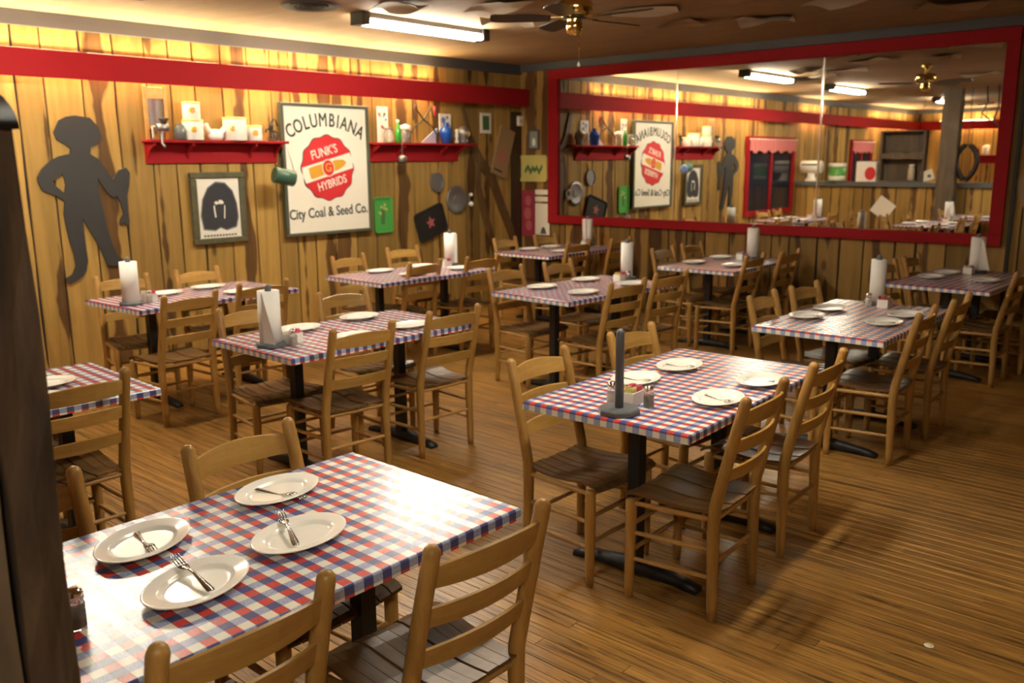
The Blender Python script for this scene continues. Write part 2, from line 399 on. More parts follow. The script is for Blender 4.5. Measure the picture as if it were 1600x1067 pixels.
# ---------------------------------------------------------------- chairs
CM = {}
def arc_pts(p0, p1, sag, n=7): 
    out = []
    for k in range(n+1):
        t = k/n; out.append((p0[0]+(p1[0]-p0[0])*t-sag*4*t*(1-t), p0[1]+(p1[1]-p0[1])*t))
    return out
def slat_mesh(xb, hw, z0, z1, sag, arch, lean, name):
    """curved back slat between the posts; plan arc bows backwards (-x)"""
    n = 8; th = .011; vs = []
    for k in range(n+1):
        t = k/n; yy = -hw+2*hw*t; bow = 4*t*(1-t); x = xb-sag*bow; zt = z1-arch*(1-bow); zb = z0-arch*.35*bow*0
        dx = -lean*(zt-zb)
        vs += [(x+th/2, yy, zb), (x-th/2, yy, zb), (x-th/2+dx, yy, zt-.003), (x+dx, yy, zt), (x+th/2+dx, yy, zt-.003)]
    fs = []
    for k in range(n):
        for i in range(5): j = (i+1) % 5; fs.append((5*k+i, 5*k+j, 5*k+5+j, 5*k+5+i))
    fs += [(4,3,2,1,0), tuple(5*n+i for i in range(5))]
    return MB().add(vs, fs).mesh(name, M['chair_slat'])
def dome(p, d, r): 
    """extra path points that round off a post end"""
    return [(tuple(Vector(p)+Vector(d)*r*sin(a)), r*cos(a)) for a in (R(25), R(50), R(70), R(84))]
def build_chair_meshes():
    parts = []
    LEAN = .235
    for s in (-1, 1):
        pts = [(-.185, s*.19, 0), (-.183, s*.19, .06), (-.176, s*.188, .36), (-.18, s*.187, .45), (-.204, s*.186, .56), (-.245, s*.184, .74), (-.277, s*.182, .868)]
        rad = [.017, .020, .0235, .0235, .0228, .0218, .0212]
        for p, r in dome(pts[-1], (-.24, 0, .97), .0212): pts.append(p); rad.append(r)
        parts.append(('rear_post', MB().tube(pts, rad, 12).mesh('rear_post', M['chair'])))
        pts = [(.165, s*.205, 0), (.165, s*.205, .05), (.163, s*.203, .3), (.163, s*.203, .405)]; rad = [.0155, .019, .0225, .022]
        for p, r in dome(pts[-1], (0, 0, 1), .022): pts.append((p[0], p[1], .405+(p[2]-.405)*.5)); rad.append(r)
        parts.append(('front_leg', MB().tube(pts, rad, 12).mesh('front_leg', M['chair'])))
    for z0, z1, sag, arch in ((.775, .852, .036, .020), (.668, .728, .032, .006), (.553, .612, .028, .006)):
        xb = -.18-(z0-.45)*LEAN
        parts.append(('back_slat', slat_mesh(xb, .183, z0, z1, sag, arch, LEAN, 'back_slat')))
    ns = 9
    prof = [(-.195, .440), (-.15, .434), (-.09, .4285), (-.02, .428), (.05, .434), (.11, .441), (.155, .441), (.185, .434), (.202, .421)]
    for k in range(ns):
        def edge(t, x): 
            wr_, wf_ = .186, .218; u = (x+.195)/.397; hw = wr_+(wf_-wr_)*min(1, max(0, u)); return -hw+2*hw*t
        vs = []; th = .010
        for x, z in prof:
            ya, yb = edge(k/ns, x)+.002, edge((k+1)/ns, x)-.002
            sc_ = lambda yy: -.011*(1-(yy/.2)**2)
            lift = .002*((k*7) % 3-1)
            vs += [(x, ya, z+sc_(ya)+lift), (x, yb, z+sc_(yb)+lift), (x, yb, z+sc_(yb)-th), (x, ya, z+sc_(ya)-th)]
        n = len(prof); fs = []
        for i in range(n-1):
            for j in range(4): q = (j+1) % 4; fs.append((4*i+j, 4*i+q, 4*i+4+q, 4*i+4+j))
        fs += [(3,2,1,0), tuple(4*(n-1)+i for i in range(4))]
        parts.append(('seat_slat', MB().add(vs, [tuple(reversed(f)) for f in fs]).mesh('seat_slat', M['seat'])))
    def rung(nm, a, b, r=.0105):
        m_ = ((a[0]+b[0])/2, (a[1]+b[1])/2, (a[2]+b[2])/2)
        parts.append((nm, MB().tube([a, m_, b], [r*.8, r, r*.8], 8, False).mesh(nm, M['rung'])))
    z = .402
    rung('seat_rail', (-.178, -.187, z), (-.178, .187, z), .012); rung('seat_rail', (.163, -.203, z-.005), (.163, .203, z-.005), .012)
    for s in (-1, 1):
        rung('seat_rail', (-.178, s*.187, z), (.163, s*.203, z-.005), .012)
        for zz in (.275, .165): rung('stretcher', (-.18, s*.188, zz+.006), (.164, s*.204, zz))
    for zz in (.30, .19): rung('stretcher', (.164, -.204, zz), (.164, .204, zz))
    rung('stretcher', (-.18, -.188, .225), (-.18, .188, .225))
    return parts
CP = build_chair_meshes()
def chair(topx, topy, side, label, rot=0):
    rz = (pi if side > 0 else 0)+R(rot)
    ox = topx-side*.28*cos(R(rot)); oy = topy-side*.28*sin(R(rot))
    c = empty('ladderback_chair', (ox, oy, 0), rz, label, 'chair', 'ladder-back dining chairs')
    for nm, me in CP: mk(nm, me, c)
    return c

# ---------------------------------------------------------------- tables
TW, TL, TH = .76, 1.31, .745
def cloth_mesh():
    """vinyl cloth wrapped over the top: top face, rounded edge and a short drop; UV unrolled in metres"""
    hx, hy = TW/2, TL/2; b = .006; D = .034
    rings = [(0, 0), (.0025, -.0015), (b*.9, -b), (b, -D)]           # (outset from inner rect, z)
    vs = []; uvs = []; acc = 0
    for i, (o, z) in enumerate(rings):
        if i: acc += math.hypot(o-rings[i-1][0], z-rings[i-1][1])
        for sx, sy in ((-1,-1),(1,-1),(1,1),(-1,1)):
            vs.append((sx*(hx-b+o), sy*(hy-b+o), z))
    me = bpy.data.meshes.new('tablecloth'); fs = [(0,1,2,3)]
    for k in range(3):
        for i in range(4): j = (i+1) % 4; fs.append((4*k+i, 4*k+4+i, 4*k+4+j, 4*k+j))
    me.from_pydata(vs, [], fs); ul = me.uv_layers.new(name='UVMap')
    lens = [0]; 
    for i in range(1, 4): lens.append(lens[-1]+math.hypot(rings[i][0]-rings[i-1][0], rings[i][1]-rings[i-1][1]))
    for p in me.polygons:
        for li in p.loop_indices:
            vi = me.loops[li].vertex_index; r_, c_ = divmod(vi, 4); x, y_, z = vs[vi]
            if p.index == 0: ul.data[li].uv = (x, y_)
            else:
                e = (p.index-1) % 4; ext = lens[r_]
                if e == 0: ul.data[li].uv = (x, -(hy-b)-ext)
                elif e == 1: ul.data[li].uv = ((hx-b)+ext, y_)
                elif e == 2: ul.data[li].uv = (x, (hy-b)+ext)
                else: ul.data[li].uv = (-(hx-b)-ext, y_)
    me.materials.append(M['cloth']); return me
TM = [('tablecloth', cloth_mesh(), (0,0,TH)), ('tabletop', MB().box(-TW/2+.008, TW/2-.008, -TL/2+.008, TL/2-.008, -.034, -.004).mesh('tabletop', M['underside']), (0,0,TH))]
foot = MB()
foot.v = []; 
def foot_mesh():
    mb = MB(); n = 12; vs = []
    for k in range(n+1):
        t = -1+2*k/n; x = .30*t; a = abs(t); hz = .062-.032*a**1.3; hw = .034-.010*a if a < .88 else .030
        zb = .010 if a < .8 else .0
        if a > .95: hz = .022
        vs += [(x, -hw, zb), (x, hw, zb), (x, hw*.75, hz), (x, -hw*.75, hz)]
    fs = []
    for k in range(n):
        for i in range(4): j = (i+1) % 4; fs.append((4*k+i, 4*k+4+i, 4*k+4+j, 4*k+j))
    fs += [(0,1,2,3), tuple(4*n+i for i in (3,2,1,0))]
    return mb.add(vs, fs, True).mesh('foot', M['black'])
FM = foot_mesh()
COLM = MB().lathe([(.038, .05), (.038, TH-.045)], 4, rot=pi/4, smooth=False).mesh('column', M['black'])
TPM = MB().box(-.26, .26, -.05, .05, TH-.05, TH-.034).mesh('top_plate', M['black'])
def table(x, y, rot, label):
    t = empty('dining_table', (x, y, 0), R(rot), label, 'table', 'gingham-topped dining tables')
    for nm, me, loc in TM: mk(nm, me, t, loc)
    for s in (-1, 1):
        c_ = mk('column', COLM, t, (0, s*.375, 0)); mk('foot', FM, c_); mk('top_plate', TPM, c_)
    return t
TD = {  # x, y, rot, where
 'T0': (-4.04, 1.116, -1.5, 'half hidden behind the dark post'),
 'T1': (-1.927, 1.111, .2, 'nearest the camera at lower left'),
 'T2': (-1.935, 3.288, 2.5, 'holding the empty grey towel holder'),
 'T3': (-4.062, 3.119, -.2, 'left of centre, behind the front table'),
 'T4': (-6.13, 3.30, 2.5, 'along the wall below the boy silhouette'),
 'T5': (-5.83, 5.20, -1.4, 'along the wall below the big seed sign'),
 'T6': (-6.07, 7.60, -.2, 'in the far corner below the yellow tray'),
 'T7': (-4.072, 5.425, -2.5, 'in the middle of the room'),
 'T8': (-4.03, 7.60, 2., 'under the middle of the mirror'),
 'T9': (-1.98, 5.411, 1.2, 'right of centre with glare on top'),
 'T10': (-1.99, 7.74, -2., 'under the right end of the mirror'),
}
for k, (x, y, r, wh) in TD.items(): table(x, y, r, 'red, white and blue gingham-topped table '+wh)
SHORT = {'T0': 'table behind the dark post', 'T1': 'nearest table', 'T2': 'table with empty grey towel holder', 'T3': 'table left of centre', 'T4': 'wall table below the boy silhouette',
 'T5': 'wall table below the seed sign', 'T6': 'far corner table', 'T7': 'middle table of the room', 'T8': 'table under the mirror middle', 'T9': 'glare-lit table right of centre', 'T10': 'table under the mirror right end'}
CH = [('T0', -3.54, 1.385, 1, 1, 'f'), ('T0', -4.46, 1.385, -1, 0, 'f'),
 ('T1', -1.40, .81, 1, 1, 'n'), ('T1', -1.32, 1.40, 1, -2, 'f'), ('T1', -2.40, 1.40, -1, 3, 'f'), ('T1', -2.46, .735, -1, 0, 'n'),
 ('T2', -1.39, 2.96, 1, 4, 'n'), ('T2', -1.43, 3.64, 1, 3, 'f'), ('T2', -2.43, 2.89, -1, 0, 'n'), ('T2', -2.45, 3.64, -1, 0, 'f'),
 ('T3', -3.55, 2.82, 1, -5, 'n'), ('T3', -3.57, 3.50, 1, -4, 'f'), ('T3', -4.57, 2.78, -1, -6, 'n'), ('T3', -4.66, 3.54, -1, -4, 'f'),
 ('T4', -5.33, 2.83, 1, 2, 'n'), ('T4', -5.45, 3.45, 1, -4, 'f'), ('T4', -6.62, 2.97, -1, -8, 'n'), ('T4', -6.58, 3.56, -1, 4, 'f'),
 ('T5', -6.42, 4.95, -1, 4, 'n'), ('T5', -6.62, 5.78, -1, -4, 'f'), ('T5', -5.50, 5.06, 1, 3, 'n'), ('T5', -5.42, 5.68, 1, -3, 'f'),
 ('T6', -6.52, 7.18, -1, 3, 'n'), ('T6', -6.46, 7.80, -1, 0, 'f'), ('T6', -5.58, 7.30, 1, 0, 'n'), ('T6', -5.48, 7.92, 1, 2, 'f'),
 ('T7', -4.69, 5.17, -1, -3, 'n'), ('T7', -4.63, 5.76, -1, 2, 'f'), ('T7', -3.46, 5.10, 1, -5, 'n'), ('T7', -3.48, 5.70, 1, -6, 'f'),
 ('T8', -3.56, 7.22, 1, 3, 'n'), ('T8', -3.48, 7.76, 1, 0, 'f'), ('T8', -4.56, 7.28, -1, 0, 'n'), ('T8', -4.58, 7.86, -1, 0, 'f'),
 ('T9', -1.49, 5.15, 1, 4, 'n'), ('T9', -1.48, 5.77, 1, 2, 'f'), ('T9', -2.48, 5.14, -1, 2, 'n'), ('T9', -2.46, 5.72, -1, -3, 'f'),
 ('T10', -1.50, 7.40, 1, 0, 'n'), ('T10', -1.44, 8.0, 1, 2, 'f'), ('T10', -2.50, 7.42, -1, 0, 'n'), ('T10', -2.50, 8.02, -1, 0, 'f')]
for t, x, y, s, r, nf in CH:
    chair(x, y, s, 'oak ladder-back chair, %s %s at the %s' % ('nearer' if nf == 'n' else 'farther', 'one on right side' if s > 0 else 'one on left side', SHORT[t]), r)

# ---------------------------------------------------------------- tableware
PLATE = MB().lathe([(0, .004), (.068, .004), (.072, .0035), (.0735, 0), (.078, 0), (.082, .004), (.105, .010), (.135, .0185), (.1395, .0195), (.14, .021), (.1385, .0224), (.136, .0226), (.134, .0223), (.104, .0175), (.101, .0168), (.097, .0145), (.092, .0105), (.088, .0086), (.085, .0081), (.08, .008), (.05, .008), (0, .008)], 40, sx=.10/.14).mesh('oval_plate', M['plate'])
def fork_mesh():
    """along +X: handle end at -.095, tines end at .095; resting height above z=0"""
    zc = lambda x: .003+.010*max(0, 1-((x-.035)/.035)**2)*(1 if x > 0 else 1)+ (.004 if x < -.06 else 0)+(.011 if x > .085 else .0)+ (.006 if .05 < x <= .085 else 0)
    xs = [-.095, -.09, -.07, -.04, -.01, .01, .025, .035, .045, .055]; ws = [.0065, .0095, .009, .0065, .0042, .0035, .0045, .0095, .0125, .0128]
    zs = [.006, .006, .0075, .010, .012, .0115, .0085, .0055, .004, .0035]
    vs = []; th = .0018; fs = []
    for x, w_, z in zip(xs, ws, zs): vs += [(x, -w_, z+.0006), (x, w_, z+.0006), (x, w_, z+th), (x, 0, z+th+.0012), (x, -w_, z+th)]
    for k in range(len(xs)-1):
        for i in range(5): j = (i+1) % 5; fs.append((5*k+i, 5*k+5+i, 5*k+5+j, 5*k+j))
    fs += [(0,1,2,3,4), tuple(5*(len(xs)-1)+i for i in (4,3,2,1,0))]
    mb = MB().add(vs, fs, True)
    for c in (-.0105, -.0035, .0035, .0105):
        mb.tube([(.053, c, .0045), (.07, c, .0055), (.085, c*.96, .0085), (.1, c*.94, .014)], [.0021, .0019, .0017, .0010], 6)
    return mb.mesh('fork', M['steel'])
FORK = fork_mesh()
def plate(x, y, t, rot, lab, fork=None):
    p = mk('oval_plate', PLATE, None, (x, y, TH+.0005), (0, 0, R(rot))); tag(p, lab, 'plate', 'white oval dinner plates')
    if fork is not None:
        fx, fy, fr, flip, pit = fork
        f = mk('fork', FORK, None, (x+fx, y+fy, TH+.0095+(.0125 if flip else 0)+.0975*abs(sin(R(pit)))), (0, 0, 0))
        f.rotation_euler = (Matrix.Rotation(R(fr), 3, 'Z') @ Matrix.Rotation(-R(pit), 3, 'Y') @ Matrix.Rotation(pi if flip else 0, 3, 'X')).to_euler()
        tag(f, 'fork on '+lab.replace('white oval plate', 'the plate').replace(' one on the', ' on the'), 'fork', 'forks on plates')
PLT = {
 'T1': [(-2.112, .938, 28, 'left far', (-.01, .005, -10, True, 0)), (-1.797, .912, 20, 'left near', (-.03, .007, 176, False, 5)), (-2.16, 1.37, 12, 'right far', (.01, -.01, 18, True, 0)), (-1.844, 1.227, 10, 'right near', (-.034, -.012, 158, False, 5))],
 'T2': [(-2.11, 3.18, 5, 'left far', (.0, 0, 8, True, 0)), (-2.10, 3.53, 5, 'right far', (.0, 0, 8, True, 0)), (-1.675, 3.125, 8, 'left near', (0, 0, -15, True, 0)), (-1.68, 3.51, 5, 'right near', (0, 0, 5, True, 0))],
 'T3': [(-4.296, 2.94, 5, 'left far', None), (-4.33, 3.41, 5, 'right far', None), (-3.86, 2.99, 5, 'left near', None), (-3.87, 3.42, 0, 'right near', None)],
 'T4': [(-6.27, 3.12, 0, 'left far', None), (-6.33, 3.51, 0, 'right far', None), (-5.9, 3.54, 0, 'right near', None)],
 'T5': [(-6.06, 5.02, 0, 'left far', None), (-6.06, 5.50, 0, 'right far', None), (-5.66, 5.06, 0, 'left near', None), (-5.65, 5.62, 0, 'right near', None)],
 'T6': [(-6.29, 7.33, 0, 'left far', None), (-6.27, 7.68, 0, 'right far', None), (-5.87, 7.36, 0, 'left near', None)],
 'T7': [(-4.30, 5.16, 0, 'left far', None), (-4.29, 5.70, 0, 'right far', None), (-3.88, 5.13, 0, 'left near', None), (-3.86, 5.73, 0, 'right near', None)],
 'T8': [(-4.24, 7.33, 0, 'left far', None), (-4.25, 7.86, 0, 'right far', None), (-3.83, 7.32, 0, 'left near', None)],
 'T9': [(-2.21, 5.21, 0, 'left far', (0, 0, 10, True, 0)), (-2.21, 5.57, 0, 'right far', None), (-1.765, 5.27, 0, 'left near', (0, 0, 5, True, 0)), (-1.76, 5.62, 0, 'right near', None)],
 'T10': [(-2.20, 7.60, 0, 'left far', None), (-2.18, 7.95, 0, 'right far', None), (-1.80, 7.62, 0, 'left near', None)],
 'T0': [(-4.06, 1.43, 0, 'far', None), (-3.80, 1.30, 0, 'near', None)]}
for t, ps in PLT.items():
    for x, y, r, nm, fk in ps: plate(x, y, t, r, 'white oval plate, %s one on the %s' % (nm, SHORT[t]), fk)

def oct_base(): return MB().lathe([(.076, 0), (.083, .004), (.083, .018), (.078, .024), (0, .024)], 8, rot=pi/8, smooth=False)
HB = oct_base().mesh('base', M['grey']); HP = MB().tube([(0,0,.02), (0,0,.318)]+[p for p, _ in dome((0,0,.318), (0,0,1), .0165)], [.0175, .0165]+[r*.95 for _, r in dome((0,0,.318), (0,0,1), .0165)], 14).mesh('post', M['grey'])
m = nmat('paper_towel', (.85, .84, .80), .9); vq = coords(m, (60, 60, 60), False); bump(m, noise(m, vq, 3, 2), .4, .002); M['towel'] = m
def roll_mesh(r):
    mb = MB(); n = 28
    prof = [(.021, .003), (r, 0), (r, .276), (.021, .274), (.021, .003)]
    mb.lathe(prof, n); return mb.mesh('roll', M['towel'])
def flap_mesh(r, w_, tilt):
    """loose sheet hanging off the roll, curling away"""
    vs = []; fs = []; n = 6; hN = 4
    for k in range(n+1):
        t = k/n
        for h in range(hN+1):
            q = h/hN; s = t*w_*(1-.75*q if tilt else 1)
            vs.append((s*.98, -(r+.001)-.012*t*t, .002+.27*q*(1 if not tilt else (1-.12*t))))
    for k in range(n):
        for h in range(hN): a = k*(hN+1)+h; fs.append((a, a+hN+1, a+hN+2, a+1))
    o = len(vs); vs2 = [(x, y_-.0012, z) for x, y_, z in vs]; fs2 = [tuple(o+i for i in reversed(f)) for f in fs]
    return MB().add(vs+vs2, fs+fs2, True).mesh('loose_sheet', M['towel'])
ROLL = {r: roll_mesh(r) for r in (.058, .05)}; FLAP = {True: flap_mesh(.058, .085, True), False: flap_mesh(.058, .03, False)}
def holder(x, y, t, roll=.058, rot=0, flap=None):
    h = empty('paper_towel_holder', (x, y, TH+.0005), R(rot), ('empty grey upright paper towel holder with octagonal base' if roll is None else 'grey paper towel holder inside the roll on the ')+('' if roll is None else SHORT[t]), 'towel holder', 'grey paper towel holders')
    mk('base', HB, h); mk('post', HP, h)
    if roll is not None:
        e = empty('paper_towel_roll', (x, y, TH+.0255), R(rot), 'white paper towel roll on the '+SHORT[t], 'paper towels', 'paper towel rolls')
        mk('roll', ROLL[roll], e)
        if flap is not None: mk('loose_sheet', FLAP[flap], e)
CAD = MB()
def caddy_mesh():
    mb = MB(); x0, x1, y0, y1, h, t = -.034, .034, -.05, .05, .055, .004
    mb.bbox(x0, x1, y0, y1, 0, .006, .002)
    mb.box(x0, x0+t, y0, y1, .006, h); mb.box(x1-t, x1, y0, y1, .006, h); mb.box(x0+t, x1-t, y0, y0+t, .006, h); mb.box(x0+t, x1-t, y1-t, y1, .006, h)
    return mb.mesh('box', M['ceramic'])
CADB = caddy_mesh()
PK = {c: MB().bbox(-.0018, .0018, -.02, .02, 0, .058, .0008).mesh('packet', M[c]) for c in ('pink', 'yellow', 'white')}
def caddy(x, y, t, rot=0, cols=('yellow', 'pink')):
    e = empty('sugar_caddy', (x, y, TH+.0005), R(rot), 'white ceramic caddy of sweetener packets on the '+SHORT[t], 'caddy', 'sweetener caddies')
    mk('box', CADB, e)
    for gi, c in enumerate(cols):
        for k in range(6):
            mk('packet', PK[c], e, (-.026+.0095*k, -.024+.048*gi, .008+random.random()*.012), (R(random.uniform(-5, 5)), R(random.uniform(-4, 4)), 0))
SG = MB().lathe([(.020, 0), (.0215, .003), (.0215, .05), (.018, .062), (.0165, .066)], 8, smooth=False).mesh('body', M['cleargl'])
SI = MB().lathe([(.0185, .004), (.0185, .045), (0, .046)], 8).mesh('contents', M['white']); SI2 = MB().lathe([(.0185, .004), (.0185, .045), (0, .046)], 8).mesh('contents', M['pepper'])
SC = MB().lathe([(.0185, .064), (.0195, .066), (.0195, .078), (.017, .086), (.009, .091), (0, .092)], 16).mesh('cap', M['chrome'])
def shaker(x, y, t, pep=False):
    e = empty('shaker', (x, y, TH+.0005), 0, ('pepper' if pep else 'salt')+' shaker with chrome cap on the '+SHORT[t], 'shaker', 'glass shakers')
    mk('body', SG, e); mk('contents', SI2 if pep else SI, e); mk('cap', SC, e)
holder(-1.885, 2.728, 'T2', None); caddy(-1.925, 2.875, 'T2', 5); shaker(-1.842, 2.872, 'T2', True); shaker(-1.99, 2.83, 'T2')
holder(-4.03, 2.575, 'T3', .058, 20, True); caddy(-4.02, 2.70, 'T3', 10, ('white', 'pink')); shaker(-3.955, 2.665, 'T3'); 
holder(-6.0, 2.745, 'T4', .058, 200, False); caddy(-6.06, 2.90, 'T4', 0, ('white', 'pink')); shaker(-5.98, 2.865, 'T4')
holder(-5.96, 5.80, 'T5', .058, 80, False); caddy(-5.9, 5.68, 'T5', 0, ('white', 'pink'))
holder(-6.12, 8.16, 'T6', .058, 0, False); caddy(-6.05, 8.04, 'T6', 0, ('white', 'pink'))
holder(-4.08, 5.98, 'T7', .05, 0); caddy(-4.06, 5.86, 'T7', 0); shaker(-3.985, 5.86, 'T7', True)
holder(-3.99, 8.02, 'T8', .058, 0); caddy(-4.05, 7.91, 'T8', 0, ('white', 'pink'))
holder(-2.07, 6.00, 'T9', .05, 0); caddy(-1.98, 5.90, 'T9', 0, ('pink', 'yellow')); shaker(-2.08, 5.88, 'T9'); 
holder(-2.02, 8.20, 'T10', .058, 30, True); caddy(-2.04, 8.06, 'T10', 0, ('white', 'pink'))
shaker(-1.83, .655, 'T1', True); caddy(-1.99, .545, 'T1', 0)
#PART2
# ---------------------------------------------------------------- ceiling fixtures, fan, vent, papers
def fixture(x, y, label):
    e = empty('fluorescent_fixture', (x, y, CZ), pi/2, label, 'ceiling light', 'fluorescent ceiling fixtures'); e.scale = (1.13, 1, 1)
    MB().bbox(-.60, .60, -.055, .055, -.045, -.001).build('housing', M['trim'], e)
    for s in (-1, 1):
        MB().bbox(s*.605-.035, s*.605+.035, -.075, .075, -.098, -.001).build('end_cap', M['blackm'], e)
        MB().tube([(-.585, s*.04, -.073), (.585, s*.04, -.073)], .022, 14).build('tube', M['tube'], e)
fixture(-5.73, 5.33, 'lit twin-tube fluorescent ceiling fixture above the seed sign')
fixture(-5.85, 2.25, 'lit fluorescent ceiling fixture, second one reflected in the mirror')
fixture(-5.60, -2.3, 'lit fluorescent ceiling fixture, farthest one reflected in the mirror')
fixture(-1.85, 2.9, 'lit fluorescent ceiling fixture above the table with empty towel holder')
fixture(.9, -1.0, 'lit fluorescent ceiling fixture behind the camera near the entry')

fan = empty('ceiling_fan', (-3.80, 4.90, CZ), R(41.8), 'brass ceiling fan with dark wooden blades', 'ceiling fan')
MB().lathe([(.065, 0), (.065, -.02), (.03, -.05), (.016, -.055), (.016, -.10), (.05, -.105), (.11, -.115), (.122, -.13), (.122, -.195), (.10, -.21), (.06, -.215)][::-1], 28).build('motor_housing', M['brass'], fan)
MB().lathe([(0, -.335), (.03, -.333), (.052, -.315), (.055, -.26), (.045, -.235), (.06, -.215)], 24).build('switch_housing', M['brass'], fan)
MB().lathe([(.016, -.205), (.075, -.208), (.085, -.222), (.02, -.23)], 24).build('flywheel', M['blackm'], fan)
for k in range(5):
    a = R(-36+72*k); Rm = Matrix.Rotation(a, 4, 'Z')
    bl = fill_mesh('blade', [[(.16, -.045), (.28, -.06), (.53, -.066), (.56, -.05), (.567, 0), (.56, .05), (.53, .066), (.28, .06), (.16, .045)]], .007, M['blade'])
    bl.transform(Matrix.Rotation(-pi/2, 4, 'X')); bl.transform(Matrix.Rotation(R(12), 4, 'X')); bl.transform(Matrix.Translation((0, 0, -.222))); bl.transform(Rm)
    MB().bbox(.07, .20, -.016, .016, -.222, -.214, .002).xf(Rm).build('blade_arm', M['brass'], mk('blade', bl, fan))
MB().tube([(.03, 0, -.33), (.03, 0, -.50)], .0018, 6).build('pull_chain', M['brass'], fan)
MB().lathe([(0, 0), (.010, .006), (.011, .014), (.006, .026), (0, .036)], 12, c=(.03, 0, -.535)).build('chain_pull', M['ceramic'], fan)
ve = empty('ceiling_vent', (-5.74, 4.18, CZ), 0, 'round grey louvred vent in the ceiling', 'vent')
MB().lathe([(.155, -.004), (.2, -.02), (.215, -.012), (.215, -.001)], 28).build('rim', M['trim'], ve)
for r_ in (.13, .09, .05): MB().lathe([(r_-.016, -.008), (r_, -.02), (r_+.012, -.006)], 24).build('louvre', M['trim'], ve)
def sack(x, y, w_, h_, rz, mat, label, cup=.03):
    n = 6; vs = []; fs = []; ph = random.random()*6
    for s in (0, 1):
        for i in range(n+1):
            for j in range(n+1):
                u, v_ = i/n-.5, j/n-.5
                edge = max(abs(u), abs(v_))*2
                z = -.003-cup*(edge**3)*(.5+.5*sin(ph+5*u+4*v_))-.002*s-.004*(1+sin(9*u+ph))
                vs.append((u*w_, v_*h_, z))
    m_ = (n+1)**2
    for i in range(n):
        for j in range(n):
            a = i*(n+1)+j; fs.append((a, a+n+1, a+n+2, a+1)); fs.append((m_+a, m_+a+1, m_+a+n+2, m_+a+n+1))
    o = MB().add(vs, fs, True).build('paper_sack', mat, None, loc=(x, y, CZ), rot=(0, 0, R(rz)))
    tag(o, label, 'paper sack', 'paper sacks tacked to the ceiling')
sack(-5.22, 4.62, .38, .30, 20, M['sack'], 'pale curled paper sack on ceiling just above the lit fixture', .05)
sack(-5.05, 5.62, .42, .30, 35, M['sack'], 'pale curled sack on ceiling right of the lit fixture', .06)
sack(-4.72, 5.15, .50, .32, -15, M['sack'], 'printed pale sack on ceiling left of the fan')
sack(-4.05, 6.10, .55, .34, 25, M['sack'], 'faded sack with red print on ceiling right of the fan')
sack(-4.15, 6.85, .40, .28, -10, M['kraft'], 'small brown sack on ceiling before the mirror middle')
sack(-3.55, 7.15, .45, .28, 15, M['sack'], 'pale torn sack on ceiling above the mirror middle', .05)
sack(-2.75, 6.75, .50, .32, -20, M['sack'], 'pale round-printed sack on ceiling at the top right')
sack(-2.2, 7.5, .5, .3, 40, M['kraft'], 'brown sack on ceiling near the right mirror corner')
sack(-3.3, 5.9, .5, .34, 70, M['kraft'], 'brown sack on ceiling behind the fan blades')
sack(-3.6, 3.2, .55, .36, 10, M['sack'], 'pale sack on ceiling seen in the mirror beside the fan')
sack(-2.4, 4.4, .55, .36, -30, M['sack'], 'pale sack on ceiling seen in the mirror right of the fan')
sack(-3.2, 1.8, .55, .36, 30, M['kraft'], 'brown sack on ceiling seen far back in the mirror')

# ---------------------------------------------------------------- the big sign
sg = onleft('advertising_sign', 5.535, 1.63, 'large cream seed company sign with red corn emblem', 'sign', .055)
W2, H2 = .535, .645
MB().box(-W2+.02, W2-.02, -.012, .012, -H2+.02, H2-.02).build('panel', M['cream'], sg)
for a in ((-W2, W2, -.03, .018, H2-.032, H2), (-W2, W2, -.03, .018, -H2, -H2+.032), (-W2, -W2+.032, -.03, .018, -H2+.032, H2-.032), (W2-.032, W2, -.03, .018, -H2+.032, H2-.032)):
    MB().bbox(*a).build('frame_rail', M['oldgreen'], sg)
def put(me, name, par, x, z, y=-.0135, roll=0): return mk(name, me, par, (x, y, z), (0, roll, 0))
letters = 'COLUMBIANA'; wd = [1, 1.1, .9, 1.05, 1.2, 1, .55, 1.05, 1.12, 1.05]; tot = sum(wd); acc = 0
RA, CZs, A0 = .86, -.375, R(33)
for ch_, w_ in zip(letters, wd):
    th = -A0+2*A0*(acc+w_/2)/tot; acc += w_
    me = text_mesh(ch_, .185, M['inkgreen'], .002, sx=.74); me.name = 'letter'
    put(me, 'letter', sg, RA*sin(th), CZs+RA*cos(th), roll=th*.95)
TI = R(-14)
def scal(r): return [(r*(1+.03*cos(12*2*pi*k/120))*cos(2*pi*k/120), r*(1+.03*cos(12*2*pi*k/120))*sin(2*pi*k/120)) for k in range(120)]
put(fill_mesh('emblem_outline', [scal(.322)], .002, M['inkgreen']), 'emblem_outline', sg, .0, .02)
em = put(fill_mesh('emblem_disc', [scal(.314)], .002, M['redlt']), 'emblem_disc', sg, .0, .02, -.0155)
def pute(me, name, x, z, y, roll=0): return put(me, name, em, x, z-.02, y+.0155, roll)
pute(fill_mesh('emblem_band', [[(-.305, -.08), (.305, -.08), (.318, 0), (.305, .08), (-.305, .08), (-.318, 0)]], .002, M['cream']), 'emblem_band', 0, .02, -.0175, TI)
cob = [(-.235, -.045), (-.22, -.058), (.12, -.05), (.2, -.03), (.235, 0), (.2, .035), (.12, .052), (-.2, .06), (-.235, .05)]
pute(fill_mesh('corn_cob', [cob], .002, M['gold']), 'corn_cob', 0, .02, -.0195, TI)
pute(fill_mesh('emblem_centre', [circ(.088, 24, 0, 0, .85, 1)], .002, M['cream']), 'emblem_centre', 0, .02, -.0205, TI)
pute(fill_mesh('emblem_dot', [circ(.078, 24, 0, 0, .85, 1)], .002, M['redlt']), 'emblem_dot', 0, .02, -.0215, TI)
pute(text_mesh('G', .12, M['gold'], .002), 'lettering', 0, .02, -.0235)
